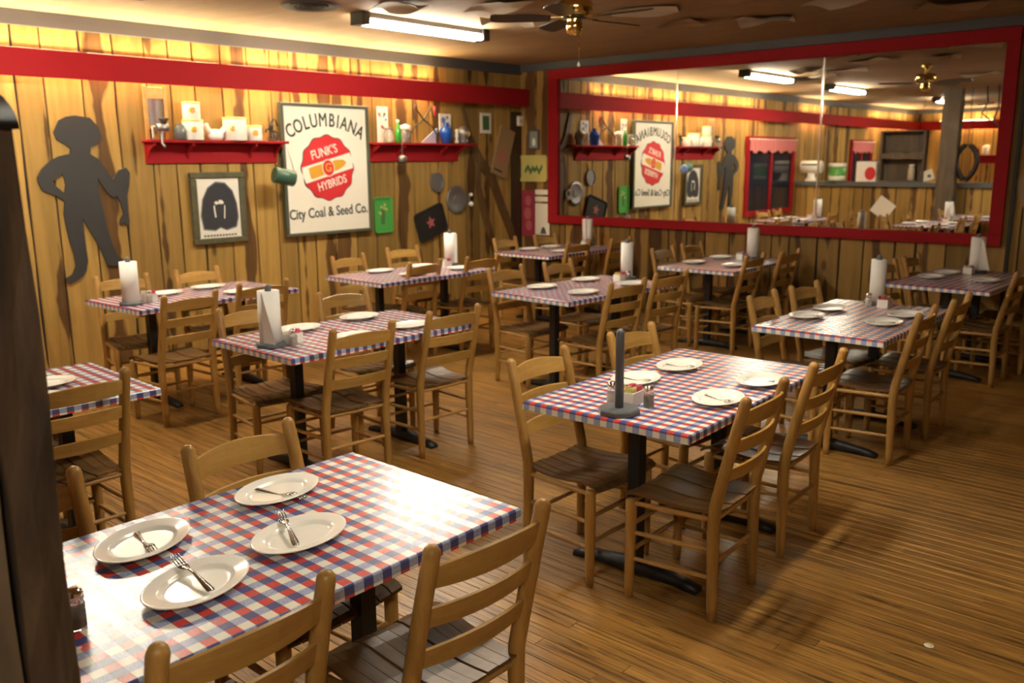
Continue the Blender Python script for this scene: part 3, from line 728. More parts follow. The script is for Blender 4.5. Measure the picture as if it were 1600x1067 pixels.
pute(text_mesh("FUNK'S", .125, M['cream'], .002, sx=.82), 'lettering', -.04, .175, -.0175, TI)
pute(text_mesh('HYBRIDS', .12, M['cream'], .002, sx=.78), 'lettering', .045, -.135, -.0175, TI)
put(text_mesh('City Coal & Seed Co.', .14, M['ink'], .002, sx=.80), 'lettering', sg, 0, -.42, -.0135, R(-2))

# boy silhouette (cut-out plate)
BO = [(2.922,1.954),(2.972,2.048),(3.03,2.078),(3.096,2.089),(3.217,2.075),(3.279,2.001),(3.298,1.919),(3.25,1.86),(3.199,1.838),(3.19,1.787),(3.253,1.746),(3.302,1.669),(3.353,1.577),(3.379,1.612),(3.415,1.654),(3.476,1.674),(3.504,1.631),(3.489,1.531),(3.46,1.431),(3.456,1.315),(3.462,1.227),(3.45,1.181),(3.417,1.218),(3.385,1.192),(3.381,1.231),(3.416,1.288),(3.403,1.375),(3.377,1.441),(3.342,1.432),(3.309,1.457),(3.272,1.515),(3.23,1.593),(3.23,1.523),(3.24,1.41),(3.255,1.281),(3.267,1.18),(3.297,1.048),(3.331,.951),(3.379,.907),(3.353,.868),(3.278,.857),(3.239,.878),(3.215,.953),(3.17,1.072),(3.112,1.19),(3.078,1.269),(3.078,1.163),(3.08,1.021),(3.084,.921),(3.061,.837),(3.029,.797),(2.97,.76),(2.927,.744),(2.889,.769),(2.899,.796),(2.949,.82),(2.983,.887),(2.979,.973),(2.956,1.087),(2.941,1.2),(2.933,1.311),(2.95,1.407),(2.92,1.438),(2.87,1.471),(2.795,1.501),(2.766,1.562),(2.761,1.602),(2.801,1.668),(2.873,1.734),(2.942,1.768),(3.03,1.788),(3.041,1.829),(3.011,1.856),(2.942,1.895)]
HO = [(2.951,1.633),(2.867,1.562),(2.915,1.518),(2.953,1.478),(2.971,1.544),(2.966,1.598)]
me = fill_mesh('wall_silhouette', [[(a-3.1, b-1.4) for a, b in BO], [(a-3.1, b-1.4) for a, b in HO]], .016, M['silh'])
bo = mk('wall_silhouette', me, None, (LX+.035, 3.1, 1.4), (0, 0, pi/2)); tag(bo, 'dark cut-out silhouette of a boy in a hat holding a fish', 'silhouette')

# framed portrait
pf = onleft('framed_picture', 4.305, 1.30, 'framed black and white drawing with olive frame on plank wall', 'picture', .045)
for a in ((-.27, .27, -.022, .02, .27, .325), (-.27, .27, -.022, .02, -.325, -.27), (-.27, -.215, -.022, .02, -.27, .27), (.215, .27, -.022, .02, -.27, .27)): MB().bbox(*a, .008).build('frame_rail', M['olive'], pf)
MB().box(-.22, .22, -.004, .015, -.275, .275).build('paper', M['paper'], pf)
grey1 = nmat('charcoal_soft', (.16, .16, .17), .8); grey2 = nmat('charcoal_dark', (.03, .03, .035), .8)
arch = [(-.16, -.20), (-.05, -.215), (0, -.19), (.06, -.215), (.16, -.19), (.185, -.10), (.175, .02), (.14, .13), (.07, .2), (-.02, .21), (-.1, .16), (-.155, .06), (-.18, -.08)]
put(fill_mesh('drawing_shade', [[(x*1.06, z*1.06) for x, z in arch]], .001, grey1), 'drawing_shade', pf, 0, .02, -.005)
put(fill_mesh('drawing_figure', [arch], .001, grey2), 'drawing_figure', pf, 0, .02, -.0062)
for lp in ([(-.05, .03), (-.03, .045), (-.005, .035), (.0, .055), (.035, .05), (.05, .025), (.03, .015), (.0, .02), (-.03, .012)], [(-.058, .0), (-.045, .01), (-.04, -.05), (-.035, -.10), (-.048, -.105), (-.055, -.05)], [(.05, .0), (.06, .008), (.058, -.05), (.05, -.12), (.04, -.11), (.047, -.05)]):
    put(fill_mesh('drawing_light', [lp], .001, M['paper']), 'drawing_light', pf, 0, .02, -.0075)
for k in range(11): MB().box(-.17+.031*k, -.15+.031*k, -.006, -.004, -.255, -.24).build('caption_mark', grey2, pf)

# ---------------------------------------------------------------- shelves
def shelf(name, y0, y1, z, plank_ext, label):
    e = onleft(name, (y0+y1)/2, z, label, 'shelf', .02); hl = (y1-y0)/2
    MB().bbox(-hl-.02, hl+plank_ext, -.165, 0, -.024, 0).build('plank_top', M['red'], e)
    MB().bbox(-hl, hl, -.022, 0, -.20, -.024).build('back_board', M['red'], e)
    for s in (-hl+.02, -hl*.42, hl*.55, hl-.02):
        pr_ = [(-.15, -.024), (-.15, -.05), (-.06, -.10), (-.022, -.16), (-.022, -.024)]
        MB().add([(s-.011, a, b) for a, b in pr_]+[(s+.011, a, b) for a, b in pr_], [(0,1,2,3,4), (9,8,7,6,5)]+[(i, 5+i, 5+(i+1) % 5, (i+1) % 5) for i in range(5)]).build('bracket', M['red'], e)
    return e
Z1 = 1.905
shelf('wall_shelf', 3.66, 4.96, Z1, .05, 'red wall shelf of white canisters left of the seed sign')
shelf('wall_shelf', 6.11, 7.42, Z1, .18, 'red wall shelf of bottles right of the seed sign')
SX = .105
def onshelf(name, y, label, cat, group=None, dx=0, roll=0):
    o = empty(name, (LX+.02+SX+dx, y, Z1+.0005), label=label, cat=cat, group=group); o.rotation_euler = (Matrix.Rotation(pi/2, 3, 'Z') @ Matrix.Rotation(roll, 3, 'Y')).to_euler(); return o
wbd = onshelf('washboard', 3.78, 'wooden washboard with grey ribbed panel, left end of shelf', 'washboard', dx=-.085)
for s in (-1, 1): MB().bbox(s*.088-.014, s*.088+.014, -.012, .012, 0, .455).build('side_rail', M['rung'], wbd)
MB().bbox(-.074, .074, -.009, .009, .34, .44).build('head_board', M['rung'], wbd); MB().bbox(-.074, .074, -.009, .009, .09, .115).build('cross_rail', M['rung'], wbd)
mb = MB()
for k in range(20): mb.tube([(-.074, 0, .12+.0112*k), (.074, 0, .12+.0112*k)], .0062, 6)
mb.build('ribbed_panel', M['tin'], wbd)
gr = onshelf('meat_grinder', 3.76, 'metal hand-crank meat grinder clamped to the shelf end', 'grinder', dx=.03)
MB().tube([(-.05, -.01, .10), (.05, -.01, .10)], [.03, .036], 14).build('barrel', M['tin'], gr)
MB().lathe([(.018, .12), (.022, .14), (.045, .175), (.043, .178), (.02, .142)], 16, c=(.02, -.01, 0)).build('hopper', M['iron'], gr)
MB().tube([(-.0, -.01, .09), (-.01, -.02, .04), (-.02, -.03, -.03), (-.02, -.075, -.06)], [.014, .012, .012, .01], 8).build('clamp_stand', M['tin'], gr)
MB().tube([(-.05, -.01, .10), (-.085, -.01, .10), (-.09, -.02, .02), (-.10, -.02, -.01)], .008, 8).build('crank', M['tin'], gr)
jg = onshelf('glass_jug', 3.935, 'dark grey glass jug beside the washboard', 'jug', dx=.01)
MB().lathe([(.045, 0), (.05, .01), (.05, .085), (.035, .115), (.025, .13), (.03, .135), (.02, .135)], 18).build('body', nmat('smoky_glass', (.10, .11, .11), .15), jg)
MB().tube([(.03, 0, .125), (.062, 0, .11), (.062, 0, .06), (.048, 0, .05)], .005, 6).build('handle', M['trim'], jg)
flower = nmat('yellow_flower', (.85, .45, .03), .5)
def canister(y, r, h, z, label, dx=0, fl=True):
    e = onshelf('canister', y, label, 'canister', 'white canisters with yellow flowers', dx); e.location.z += z
    bd = MB().lathe([(r-.003, 0), (r, .004), (r, h-.02), (r*.995, h-.018)], 24).build('body', M['ceramic'], e)
    MB().lathe([(r+.002, h-.018), (r+.002, h-.004), (r-.004, h), (0, h+.002)], 24).build('lid', nmat('yellow_lid', (.80, .62, .22), .4) if 'yl' not in M else M['yl'], e)
    if fl:
        mb = MB()
        for k in range(6):
            a = 2*pi*k/6; cx, cz = .016*cos(a), .016*sin(a)
            q = -.6 if r > .09 else -.35
            mb.prism(circ(.012, 8, cx+q*r, h*.5+cz), -r*math.sqrt(1-q*q)-.004, -r*math.sqrt(1-q*q)+.012)
        mb.build('flower', flower, bd)
M['yl'] = nmat('yellow_lid', (.80, .62, .22), .4)
canister(4.065, .088, .175, 0, 'large white canister at bottom of the stack of two')
canister(4.06, .075, .145, .1785, 'white canister stacked on top of another')
canister(4.475, .105, .205, 0, 'largest white canister, right of the white hen')
canister(4.675, .07, .14, 0, 'smallest white canister at right of the row')
hn = onshelf('ceramic_hen', 4.27, 'white ceramic hen figure between the canisters', 'figurine')
MB().lathe([(0, .0), (.045, .004), (.06, .035), (.056, .07), (.035, .095), (0, .1)], 18, sx=1.25, sy=.8, c=(.01, 0, 0)).build('body', M['ceramic'], hn)
MB().tube([(-.035, 0, .06), (-.06, 0, .095), (-.072, 0, .118)], [.028, .02, .018], 12).build('neck', M['ceramic'], hn)
MB().lathe([(0, -.02), (.018, -.01), (.02, .006), (.012, .018), (0, .021)], 12, c=(-.076, 0, .128)).build('head', M['ceramic'], hn)
MB().tube([(-.092, 0, .126), (-.112, 0, .12)], [.007, .001], 6).build('beak', M['gold'], hn)
MB().tube([(.06, 0, .06), (.085, 0, .095), (.095, 0, .125)], [.03, .022, .006], 10).build('tail', M['ceramic'], hn)
ip = onshelf('iron_pump', 4.86, 'small black iron hand pump at right end of the shelf', 'pump')
MB().lathe([(.035, 0), (.035, .012), (.016, .02), (.018, .12), (.024, .13), (.024, .16), (0, .17)], 14).build('barrel', M['iron'], ip)
MB().tube([(-.02, 0, .11), (-.055, 0, .11), (-.06, 0, .08)], [.009, .009, .008], 8).build('spout', M['iron'], ip)
MB().tube([(0, 0, .165), (.03, 0, .2), (.055, 0, .195), (.07, 0, .14)], .007, 8).build('handle', M['iron'], ip)
fp = onshelf('iron_trivet', 4.935, 'dark round iron trivet leaning at the shelf end', 'trivet', dx=-.07)
me = fill_mesh('ring', [circ(.05, 24, 0, .052), circ(.035, 24, 0, .052)], .008, M['iron']); mk('ring', me, fp)
MB().box(-.04, .04, -.003, .003, .047, .057).build('bar', M['iron'], fp); MB().box(-.005, .005, -.003, .003, .012, .092).build('bar', M['iron'], fp)
# hanging green tin
gt = empty('hanging_tin', (LX+.26, 4.88, 1.575), label='green and blue enamel tin hanging below the shelf end', cat='tin'); gt.rotation_euler = (0, R(12), R(80))
MB().lathe([(.07, -.10), (.075, -.095), (.075, .095), (.07, .10)], 22).xf(Matrix.Rotation(pi/2, 4, 'Y')).build('body', M['teal'], gt)
MB().lathe([(.071, .1), (.05, .102), (0, .102)], 22).xf(Matrix.Rotation(pi/2, 4, 'Y')).build('end_label', M['bluepr'], gt)
MB().tube([(-.09, 0, .07), (-.06, 0, .14), (-.01, .06, .32), (.06, 0, .14), (.09, 0, .07)], .003, 6).build('wire_bail', M['iron'], gt)

# right shelf
cd = onshelf('picture_card', 6.29, 'white floral picture card standing at left of the bottle shelf', 'card', dx=-.08)
MB().box(-.075, .075, -.003, .003, 0, .375).build('card', M['paper'], cd)
for k in range(7): put(fill_mesh('print_spot', [circ(.012+.008*random.random(), 8)], .001, (M['rose'], M['greenink'], M['bluepr'])[k % 3]), 'print_spot', cd, random.uniform(-.05, .05), random.uniform(.08, .33), -.0038)
jr = onshelf('glass_jar', 6.27, 'clear glass jar at the left of the bottle shelf', 'jar', dx=.03)
MB().lathe([(.05, 0), (.055, .01), (.055, .10), (.04, .125), (.04, .14), (.036, .14)], 18).build('body', M['cleargl'], jr); MB().lathe([(.042, .138), (.042, .155), (0, .157)], 18).build('lid', M['tin'], jr)
bt = onshelf('glass_bottle', 6.41, 'slim green glass bottle on the right shelf', 'bottle', dx=.03)
MB().lathe([(.03, 0), (.034, .008), (.034, .12), (.015, .17), (.0125, .215)], 18).build('body', M['greengl'], bt); MB().lathe([(.014, .212), (.016, .215), (.016, .238), (0, .24)], 12).build('cap', M['ceramic'], bt)
j2 = onshelf('lidded_jar', 6.54, 'squat clear jar with white lid beside green bottle', 'jar')
MB().lathe([(.052, 0), (.056, .01), (.056, .12), (.045, .145)], 18).build('body', M['cleargl'], j2); MB().lathe([(.05, .143), (.052, .15), (.052, .18), (.02, .19), (0, .2)], 18).build('lid', M['ceramic'], j2)
tg = onshelf('ice_tongs', 6.81, 'rusty iron ice tongs standing open on the shelf', 'tongs', dx=.0)
for s in (-1, 1):
    MB().tube([(s*.19, 0, .0), (s*.2, 0, .09), (s*.14, 0, .17), (0, -s*.006, .25), (-s*.10, -s*.01, .35), (-s*.12, -s*.01, .41)], [.004, .008, .008, .009, .008, .006], 8).build('arm', M['iron'], tg)
    MB().tube([(-s*.12, -s*.01, .41), (-s*.15, -s*.01, .33), (-s*.16, -s*.01, .24)], [.006, .007, .005], 8).build('handle', M['iron'], tg)
MB().tube([(.17, 0, .40), (.175, 0, .30)], .011, 8).build('red_grip', M['redlt'], tg)
bp = onshelf('folded_paper', 6.93, 'blue and white folded print leaning behind the tongs', 'paper', dx=-.05, roll=0)
MB().prism([(-.12, 0), (.11, 0), (.13, .17), (.06, .13)], -.006, .006).build('sheet', nmat('pale_blue_print', (.45, .48, .62), .6), bp)
bv = onshelf('blue_vase', 7.13, 'cobalt blue glass vase on the right shelf', 'vase', dx=.02)
MB().lathe([(.045, 0), (.05, .006), (.078, .12), (.07, .15), (.03, .185), (.022, .21), (.03, .222), (.024, .222)], 20).build('body', M['bluegl'], bv)
MB().tube([(.028, 0, .2), (.07, 0, .19), (.075, 0, .14)], .006, 8).build('handle', M['bluegl'], bv)
pt = onshelf('painted_tile', 7.22, 'blue and white painted tile on wall behind the vase', 'tile', dx=-.085)
MB().bbox(-.09, .09, -.006, .006, .12, .33).build('tile', M['paper'], pt)
for q in ((-.03, .26, .035), (.04, .21, .03), (.03, .29, .02)): put(fill_mesh('print_spot', [circ(q[2], 10)], .002, M['bluepr']), 'print_spot', pt, q[0], q[1], -.007)
sk = onshelf('white_figurine', 7.29, 'small white beaded figurine beside the blue vase', 'figurine', dx=.03)
MB().lathe([(.02, 0), (.022, .02), (.012, .05), (.018, .07), (.022, .09), (.014, .11), (.02, .13), (.018, .15), (0, .165)], 14).build('body', M['ceramic'], sk)
ln = onshelf('tin_lamp', 7.43, 'dull tin lamp head at the right end of the shelf', 'lamp', dx=.0)
MB().lathe([(.05, 0), (.055, .02), (.05, .05), (.075, .10), (.07, .15), (.03, .19), (0, .2)], 18).build('body', M['tin'], ln); MB().tube([(0, -.07, .11), (0, -.085, .11)], [.045, .03], 14).build('lens', M['chrome'], ln)
st = empty('small_tin', (LX+.2, 6.42, 1.70), label='small grey tin hanging on a string from the right shelf', cat='tin')
MB().lathe([(.035, 0), (.045, .005), (.05, .05), (.047, .055), (.03, .07), (0, .075)], 14).build('body', M['tin'], st); MB().tube([(0, 0, .07), (0, 0, .205)], .0015, 5).build('string', M['paper'], st)

# ---------------------------------------------------------------- hung on the left wall
def tray(e, w_, h_, mat, r=.04):
    me = fill_mesh('well', [rrect(w_-.03, h_-.03, r*.7)], .004, mat); mk('well', me, e, (0, 0, 0))
    mk('rim', fill_mesh('rim', [rrect(w_, h_, r), rrect(w_-.03, h_-.03, r*.7)], .018, mat), e, (0, -.008, 0))
g = onleft('green_tray', 6.26, 1.14, 'green serving tray hung upright right of the seed sign', 'tray', .035); tray(g, .255, .385, M['greentray'])
put(fill_mesh('print_figure', [[(-.03, -.1), (.02, -.1), (.03, 0), (.02, .06), (-.01, .08), (-.03, .02)]], .002, M['greenink']), 'print_figure', g, 0, 0, -.003)
for k in range(6): put(fill_mesh('print_flower', [circ(.016, 8)], .002, M['yellowtray']), 'print_flower', g, .05*cos(k), .06+.05*sin(k*1.3), -.0035)
k_ = onleft('black_tray', 6.95, 1.02, 'black square tray with rose motif hung tilted on the wall', 'tray', .05, R(-18)); tray(k_, .46, .34, M['blackm'], .05)
star = [(.075*(1 if k % 2 == 0 else .45)*cos(pi*k/5+.3), .075*(1 if k % 2 == 0 else .45)*sin(pi*k/5+.3)) for k in range(10)]
put(fill_mesh('rose_print', [star], .002, M['rose']), 'rose_print', k_, 0, 0, -.004)
pn = onleft('tin_skillet', 7.07, 1.47, 'round grey tin skillet with handle on plank wall', 'skillet', .03)
mk('pan', fill_mesh('pan', [circ(.10, 26, 0, 0, 1, 1.1)], .02, M['tin']), pn, (0, -.005, 0)); mk('pan_rim', fill_mesh('pan_rim', [circ(.102, 26, 0, 0, 1, 1.1), circ(.094, 26, 0, 0, 1, 1.1)], .035, M['tin']), pn, (0, -.01, 0))
MB().tube([(.04, -.005, .1), (.07, -.005, .2)], [.011, .008], 8).build('handle', M['rung'], pn)
hc = onleft('pewter_plate', 7.39, 1.26, 'large round pewter plate on the plank wall', 'plate', .03)
MB().lathe([(.165, 0), (.16, .018), (.115, .006), (.10, .0), (0, .001)], 30).xf(Matrix.Rotation(pi/2, 4, 'X')).build('plate', M['tin'], hc)
mk('boss', fill_mesh('boss', [circ(.05, 20)], .012, M['tin']), hc, (0, -.004, 0))
kn = onleft('plate_glints', 7.60, 1.26, 'painted highlights, pair of white knobs beside the pewter plate', 'glints', .03)  # bright glints beside the plate, put in as small white ceramic shapes
for dz, r_ in ((.055, .022), (-.055, .030)): MB().lathe([(r_*.5, 0), (r_*.5, .02), (r_, .03), (r_, .045), (r_*.6, .06), (0, .063)], 14).xf(Matrix.Translation((0, 0, dz)) @ Matrix.Rotation(pi/2, 4, 'X')).build('glint', M['ceramic'], kn)
MB().box(-.012, .012, -.012, 0, -.06, .06).build('mount', M['tin'], kn)
def plankcurve(e, pts, ws, t=.025):
    Ls = []; Rs = []
    for i, p in enumerate(pts):
        a = Vector(pts[max(0, i-1)]); b = Vector(pts[min(len(pts)-1, i+1)]); d = (b-a).normalized(); n_ = Vector((-d.y, d.x)); q = Vector(p)
        Ls.append(tuple(q+n_*ws[i]/2)); Rs.append(tuple(q-n_*ws[i]/2))
    return fill_mesh('beam', [Ls+Rs[::-1]], t, M['tool'])
yk = onleft('wooden_tool', 7.95, 1.4, 'long curved wooden farm tool hung slanting near the corner', 'farm tool', .035)
mk('beam', plankcurve(yk, [(-.43, .92), (-.34, .6), (-.15, .3), (.05, .1), (.2, -.2), (.36, -.5), (.46, -.72)], [.05, .09, .12, .13, .12, .11, .08]), yk)
mk('beam', plankcurve(yk, [(-.2, .28), (-.22, 0), (-.12, -.3), (0, -.6), (.06, -.78)], [.06, .09, .1, .08, .06], .022), yk, (0, -.024, 0))
bg = onleft('paper_bag', 8.18, 1.81, 'brown paper bag with red round emblem tacked near the corner', 'paper bag', .06, R(19))
MB().bbox(-.135, .135, -.008, .008, -.30, .30, .003).build('bag', M['kraft'], bg)
put(fill_mesh('ring_print', [circ(.085, 28), circ(.058, 28)], .001, M['rose']), 'ring_print', bg, .0, -.06, -.0088); put(fill_mesh('centre_print', [circ(.03, 12)], .001, M['rose']), 'centre_print', bg, 0, -.06, -.0088)
MB().box(-.1, .05, -.0095, -.008, -.25, -.225).build('strip_print', M['ink'], bg); MB().box(-.08, .1, -.0095, -.008, -.19, -.18).build('strip_print', M['rose'], bg)
sp2 = onleft('small_picture', 7.905, 2.15, 'small white-framed dark print high near the corner', 'picture', .03)
MB().bbox(-.09, .09, -.008, .008, -.12, .12).build('mount', M['paper'], sp2); MB().box(-.055, .055, -.011, -.008, -.08, .085).build('print', M['greenink'], sp2)
sw = onleft('wall_switch', 8.49, 2.19, 'small cream thermostat box in the corner', 'thermostat', .06); MB().bbox(-.04, .04, -.03, .01, -.06, .06).build('case', M['white'], sw); MB().bbox(-.02, .02, -.034, -.03, -.02, .02, .001).build('dial', M['yellowtray'], sw)

# ---------------------------------------------------------------- hung on the back wall, left of the mirror
p3 = onback('small_picture', -7.245, 1.96, 'small dark-framed portrait above the yellow tray', 'picture')
for a in ((-.085, .085, -.012, .008, .1, .12), (-.085, .085, -.012, .008, -.12, -.1), (-.085, -.065, -.012, .008, -.1, .1), (.065, .085, -.012, .008, -.1, .1)): MB().bbox(*a, .003).build('frame_rail', M['trim'], p3)
MB().box(-.066, .066, -.004, .006, -.101, .101).build('print', nmat('print_greyblue', (.22, .25, .24), .7), p3)
mk('print_figure', fill_mesh('print_figure', [circ(.03, 14, .0, -.03, .9, 1.6)], .001, M['paper']), p3, (0, -.005, 0))
yt = onback('yellow_tray', -7.245, 1.61, 'yellow rectangular tray with green script beside the mirror', 'tray', .035); tray(yt, .45, .325, M['yellowtray'])
for k in range(7):
    x = -.12+.04*k; put(fill_mesh('leaf_print', [[(-.02, -.03), (.0, -.05), (.02, -.02), (.012, .03), (-.004, .05), (-.016, .02)]], .002, M['greenink']), 'leaf_print', yt, x, .02*sin(2.2*k)-.01, -.003, R(25*(-1)**k))
rp = onback('red_poster', -7.34, 1.05, 'crimson poster below the yellow tray', 'poster'); MB().bbox(-.11, .11, -.004, .004, -.29, .29, .002).build('sheet', nmat('crimson_print', (.30, .03, .06), .6), rp)
for q in ((0, .16, .05), (-.01, .0, .06), (.01, -.15, .05)): put(fill_mesh('print_shape', [circ(q[2], 12, 0, 0, 1, 1.3)], .001, M['rose']), 'print_shape', rp, q[0], q[1], -.0048)
wp = onback('white_notice', -7.11, .985, 'white notice hanging beside the crimson poster', 'notice'); MB().bbox(-.115, .115, -.004, .004, -.195, .195, .002).build('sheet', M['paper'], wp)
put(fill_mesh('print_shape', [[(-.05, -.06), (.05, -.06), (.03, .0), (0, .03), (-.03, 0)]], .001, M['trim']), 'print_shape', wp, .02, -.12, -.0048)
w2 = onback('white_label', -7.11, 1.235, 'small white label strip above the white notice', 'label'); MB().bbox(-.115, .115, -.004, .004, -.03, .03, .002).build('sheet', M['paper'], w2)
w3 = onback('white_label', -7.11, 1.32, 'upper white label strip just below the yellow tray', 'label'); MB().bbox(-.115, .115, -.004, .004, -.03, .03, .002).build('sheet', M['paper'], w3)
kb = onback('kraft_sheet', -1.657, 1.367, 'tan kraft sheet tacked crookedly right of the mirror', 'paper sheet', .03, R(-22)); MB().bbox(-.15, .15, -.005, .005, -.225, .225, .002).build('sheet', M['kraft'], kb)

# ---------------------------------------------------------------- short dark post at the left edge
po = empty('timber_post', (-1.36, .37, 0), 0, 'dark rough-hewn timber post at the left edge', 'post')
def hewn(x0, x1, y0, y1, z0, z1, n=14, a=.006):
    vs = []; fs = []
    for k in range(n+1):
        z = z0+(z1-z0)*k/n
        for i, (x, y_) in enumerate(((x0, y0), (x1, y0), (x1, (y0+y1)/2), (x1, y1), (x0, y1))): vs.append((x+a*sin(k*1.7+i*2.1), y_+a*sin(k*1.3+i*1.9), z))
    for k in range(n):
        for i in range(5): j = (i+1) % 5; fs.append((5*k+i, 5*k+j, 5*k+5+j, 5*k+5+i))
    fs += [(4,3,2,1,0), tuple(5*n+i for i in range(5))]
    return MB().add(vs, fs)
hewn(-.08, .09, .015, .08, 0, 1.758, a=.003).build('plank', M['postwood'], po); hewn(-.08, .083, -.12, .008, 0, 1.72, a=.003).build('plank', M['oldwood'], po)
mb = MB(); vs = []; fs = []; n = 10
for k in range(n+1):
    q = k/n*pi/2; s = cos(q); z = 1.755+.07*sin(q)
    for x, y_ in ((-.085, -.125), (.094, -.125), (.094, .084), (-.085, .084)): vs.append((.005+(x-.005)*(.4+.6*s), -.06+(y_+.06)*(.55+.45*s), z))
for k in range(n):
    for i in range(4): j = (i+1) % 4; fs.append((4*k+i, 4*k+j, 4*k+4+j, 4*k+4+i))
fs += [(3,2,1,0), tuple(4*n+i for i in range(4))]
mb.add(vs, fs, True).build('cap', M['leather'], po)

# ---------------------------------------------------------------- half wall behind the tables (seen in the mirror) and things on it
pa = struct(MB().box(LX+.03, -1.47, .255, .325, 0, 1.19).build('wall_partition', M['darkboard']))
x = LX+.03
while x < -1.6:
    wd_ = min(random.choice((.17, .22, .26)), -1.47-x); mk('plank', board_mesh(wd_, 1.185, M['board']), pa, (x+wd_/2, .325, 0), (0, 0, pi)); x += wd_
MB().bbox(LX+.03, -1.47, .20, .395, 1.19, 1.275).build('rail', M['railgrey'], pa)
RZ = 1.2755
pp = empty('support_post', (-4.68, .44, 0), 0, 'rough timber support post reflected in the mirror', 'post'); hewn(-.14, .14, -.04, .18, 0, CZ-.003, 20, .006).build('timber', M['oldwood'], pp)
def onrail(name, x, label, cat, rz=180): return empty(name, (x, .30, RZ), R(rz), label, cat)
wd_ = onrail('enamel_drum', -7.2, 'white enamel drum on flared foot, reflected on the grey ledge', 'drum')
MB().lathe([(.10, 0), (.10, .012), (.055, .09), (.06, .16)], 20, sx=1.3).build('foot', M['ceramic'], wd_)
MB().lathe([(.0, -.20), (.11, -.198), (.12, -.19), (.12, .19), (.11, .198), (0, .20)], 24).xf(Matrix.Translation((0, 0, .27)) @ Matrix.Rotation(pi/2, 4, 'Y')).build('drum', M['ceramic'], wd_)
MB().box(-.15, .15, -.125, -.113, .30, .325).build('slot', M['trim'], wd_)
bk = onrail('lidded_bucket', -6.70, 'green and white lidded bucket reflected on the grey ledge', 'bucket')
MB().lathe([(.13, 0), (.145, .01), (.155, .27)], 24).build('body', nmat('bucket_green', (.12, .40, .08), .4), bk); MB().lathe([(.1475, .02), (.1495, .021), (.153, .10), (.149, .101)], 24).build('band', M['white'], bk); MB().lathe([(.158, .268), (.162, .275), (.162, .33), (.15, .34), (0, .345)], 24).build('lid', M['white'], bk)
rb = onrail('tin_box', -6.12, 'white square tin with red round print, reflected on ledge', 'tin')
MB().bbox(-.18, .18, -.10, .10, 0, .37, .008).build('body', M['white'], rb); put(fill_mesh('red_print', [circ(.10, 20, 0, 0, 1, 1.2)], .002, M['redlt']), 'red_print', rb, -.08, .15, -.102); MB().box(-.17, .17, -.09, .09, .37, .38).build('lid', M['blackm'], rb)
cb = onrail('wall_cabinet', -5.51, 'weathered open wooden cabinet reflected in the mirror', 'cabinet')
for s in (-1, 1): MB().bbox(s*.37-.02, s*.37+.02, -.09, .09, 0, .90).build('side', M['oldwood'], cb)
for z in (0, .40, .50, .88): MB().bbox(-.35, .35, -.09, .09, z, z+.03).build('shelf_board', M['oldwood'], cb)
MB().bbox(-.35, .35, .075, .09, .03, .88).build('back', M['oldwood'], cb); MB().bbox(-.35, .35, -.09, -.075, .40, .53).build('front_board', M['oldwood'], cb)
jb = empty('stoneware_crock', (-5.35, .29, RZ+.031), 0, 'small cream crock inside the weathered cabinet', 'crock'); MB().lathe([(.05, 0), (.06, .01), (.06, .2), (.045, .24), (.05, .26)], 16).build('body', M['sack'], jb); MB().lathe([(.052, .258), (.052, .27), (0, .28)], 16).build('lid', M['white'], jb)
wc = empty('paper_card', (-5.02, .36, RZ), 0, 'white card leaning on the ledge in the mirror', 'card'); MB().bbox(-.10, .10, -.003, .003, 0, .18, .001).xf(Matrix.Rotation(R(-20), 4, 'Y')).build('card', M['paper'], wc)
wc.location.z += .036; MB().box(-.03, .03, .002, .0045, .05, .1).build('print', M['trim'], wc)
sb = empty('slanted_board', (-5.78, .352, .80), 0, 'white square board hung diagonally, seen in the mirror', 'board'); MB().bbox(-.17, .17, -.006, .006, -.17, .17, .002).xf(Matrix.Rotation(R(35), 4, 'Y')).build('board', M['paper'], sb)
hcx = empty('horse_collar', (-4.40, .50, 1.62), 0, 'black leather horse collar hanging, reflected in the mirror', 'horse collar')
loop = [(.165*cos(2*pi*k/28)*(1-.30*max(0, -sin(2*pi*k/28))**1.2), .29*sin(2*pi*k/28)) for k in range(29)]
MB().tube([(x, 0, z) for x, z in loop], .042, 10, False).build('padding', M['leather'], hcx)
MB().tube([(0, 0, .29), (.0, 0, CZ-1.63)], .006, 6).build('strap', M['iron'], hcx)
for k, (x, ln_) in enumerate(((-4.15, .55), (-3.95, .7), (-3.8, .5))):
    hk = empty('hanging_tool', (x, .62+.1*k, CZ-.001), R(20*k), ('short', 'long', 'crooked')[k]+' black iron harness tool hanging from the ceiling in the mirror', 'tool'); MB().tube([(0, 0, 0), (.02, 0, -ln_*.5), (-.05, 0, -ln_*.8), (.08, 0, -ln_)], [.01, .014, .016, .01], 8).build('bar', M['iron'], hk); MB().tube([(-.12, 0, -ln_*.55), (.12, 0, -ln_*.5)], .01, 8).build('crossbar', M['iron'], hk)

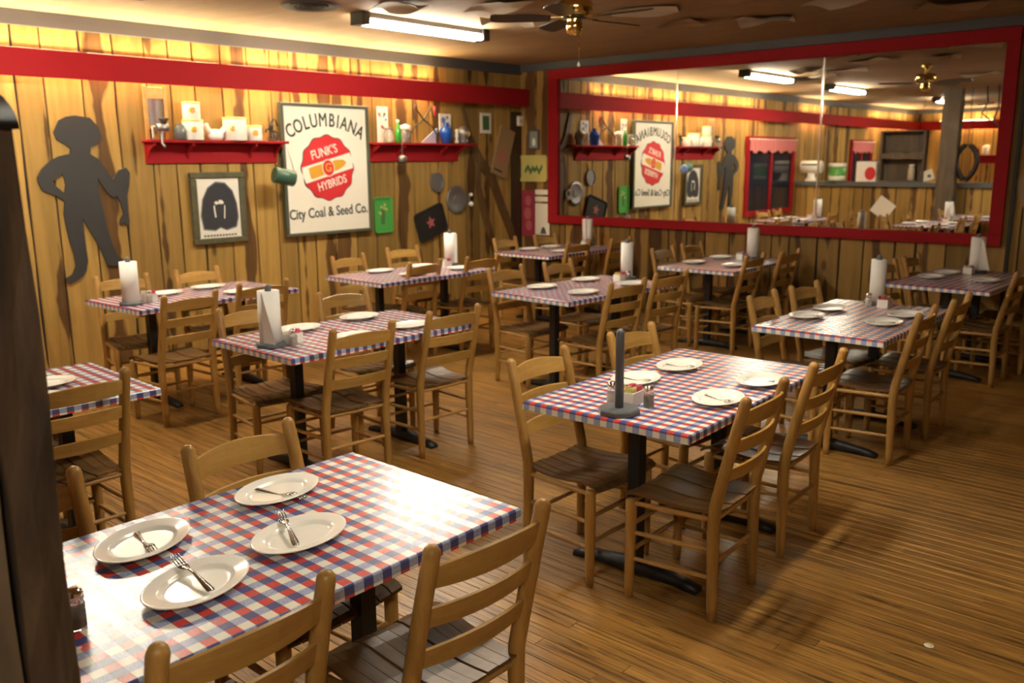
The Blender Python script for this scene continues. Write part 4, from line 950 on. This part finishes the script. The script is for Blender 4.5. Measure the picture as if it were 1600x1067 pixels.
# windows in the left wall (seen in the mirror)
def window(name, y0, y1, z0, z1):
    e = struct(empty(name, (LX+.02, (y0+y1)/2, (z0+z1)/2), pi/2)); hw, hh = (y1-y0)/2, (z1-z0)/2
    for a in ((-hw, hw, -.05, 0, hh-.09, hh), (-hw, hw, -.05, 0, -hh, -hh+.09), (-hw, -hw+.09, -.05, 0, -hh+.09, hh-.09), (hw-.09, hw, -.05, 0, -hh+.09, hh-.09), (-.035, .035, -.04, 0, -hh+.09, hh-.09)): MB().bbox(*a).build('frame', M['red'], e)
    for s in (-1, 1): MB().box(min(s*.04, s*(hw-.085)), max(s*.04, s*(hw-.085)), -.012, -.006, -hh+.085, hh-.085).build('pane', M['nightglass'], e)
    c = empty('window_valance', (LX+.10, (y0+y1)/2, z1-.05), pi/2, 'gathered red lace valance over the %s mirrored window' % ('nearer' if name[-1] == '1' else 'farther'), 'curtain')
    n = 60; vs = []; fs = []
    for s in (0, .004):
        for k in range(n+1):
            x = -hw+.05+(2*hw-.1)*k/n; yy = .016*sin(k*1.5)+s; vs += [(x, yy, 0), (x, yy*1.3, -.22+.025*sin(k*.55))]
    for k in range(n): a = 2*k; fs += [(a, a+1, a+3, a+2), (2*n+2+a, 2*n+2+a+2, 2*n+2+a+3, 2*n+2+a+1)]
    MB().add(vs, fs, True).build('lace', M['lace'], c); MB().tube([(-hw, 0, .0), (hw, 0, .0)], .008, 8).build('rod', M['white'], c)
window('window_1', .55, 2.5, .69, 2.10); window('window_2', -3.5, -2.25, .69, 2.10)
s3 = empty('wall_shelf', (-5.2, FY+.02, 1.75), pi, 'red wall shelf on the far wall seen in the mirror', 'shelf'); MB().bbox(-.8, .8, -.165, 0, -.024, 0).build('plank_top', M['red'], s3); MB().bbox(-.8, .8, -.022, 0, -.19, -.024).build('back_board', M['red'], s3)
for k, x in enumerate((-5.8, -5.3, -4.8)):
    e = empty('storage_tin', (x, FY+.11, 1.7505), 0, ('left', 'middle', 'right')[k]+' tin on the far red shelf in the mirror', 'tin'); MB().lathe([(.07, 0), (.075, .01), (.075, .2), (.05, .23), (0, .235)], 16).build('body', (M['white'], M['tin'], M['kraft'])[k], e)

# sticker on the floor
fs_ = empty('floor_sticker', (-.80, 3.12, .0004), 0, 'small round white sticker on the floor planks', 'sticker'); MB().lathe([(.017, 0), (.017, .0006), (0, .0007)], 20).build('disc', M['paper'], fs_); MB().lathe([(.009, .0006), (.009, .001), (0, .0011)], 14).build('dot', M['yellow'], fs_)
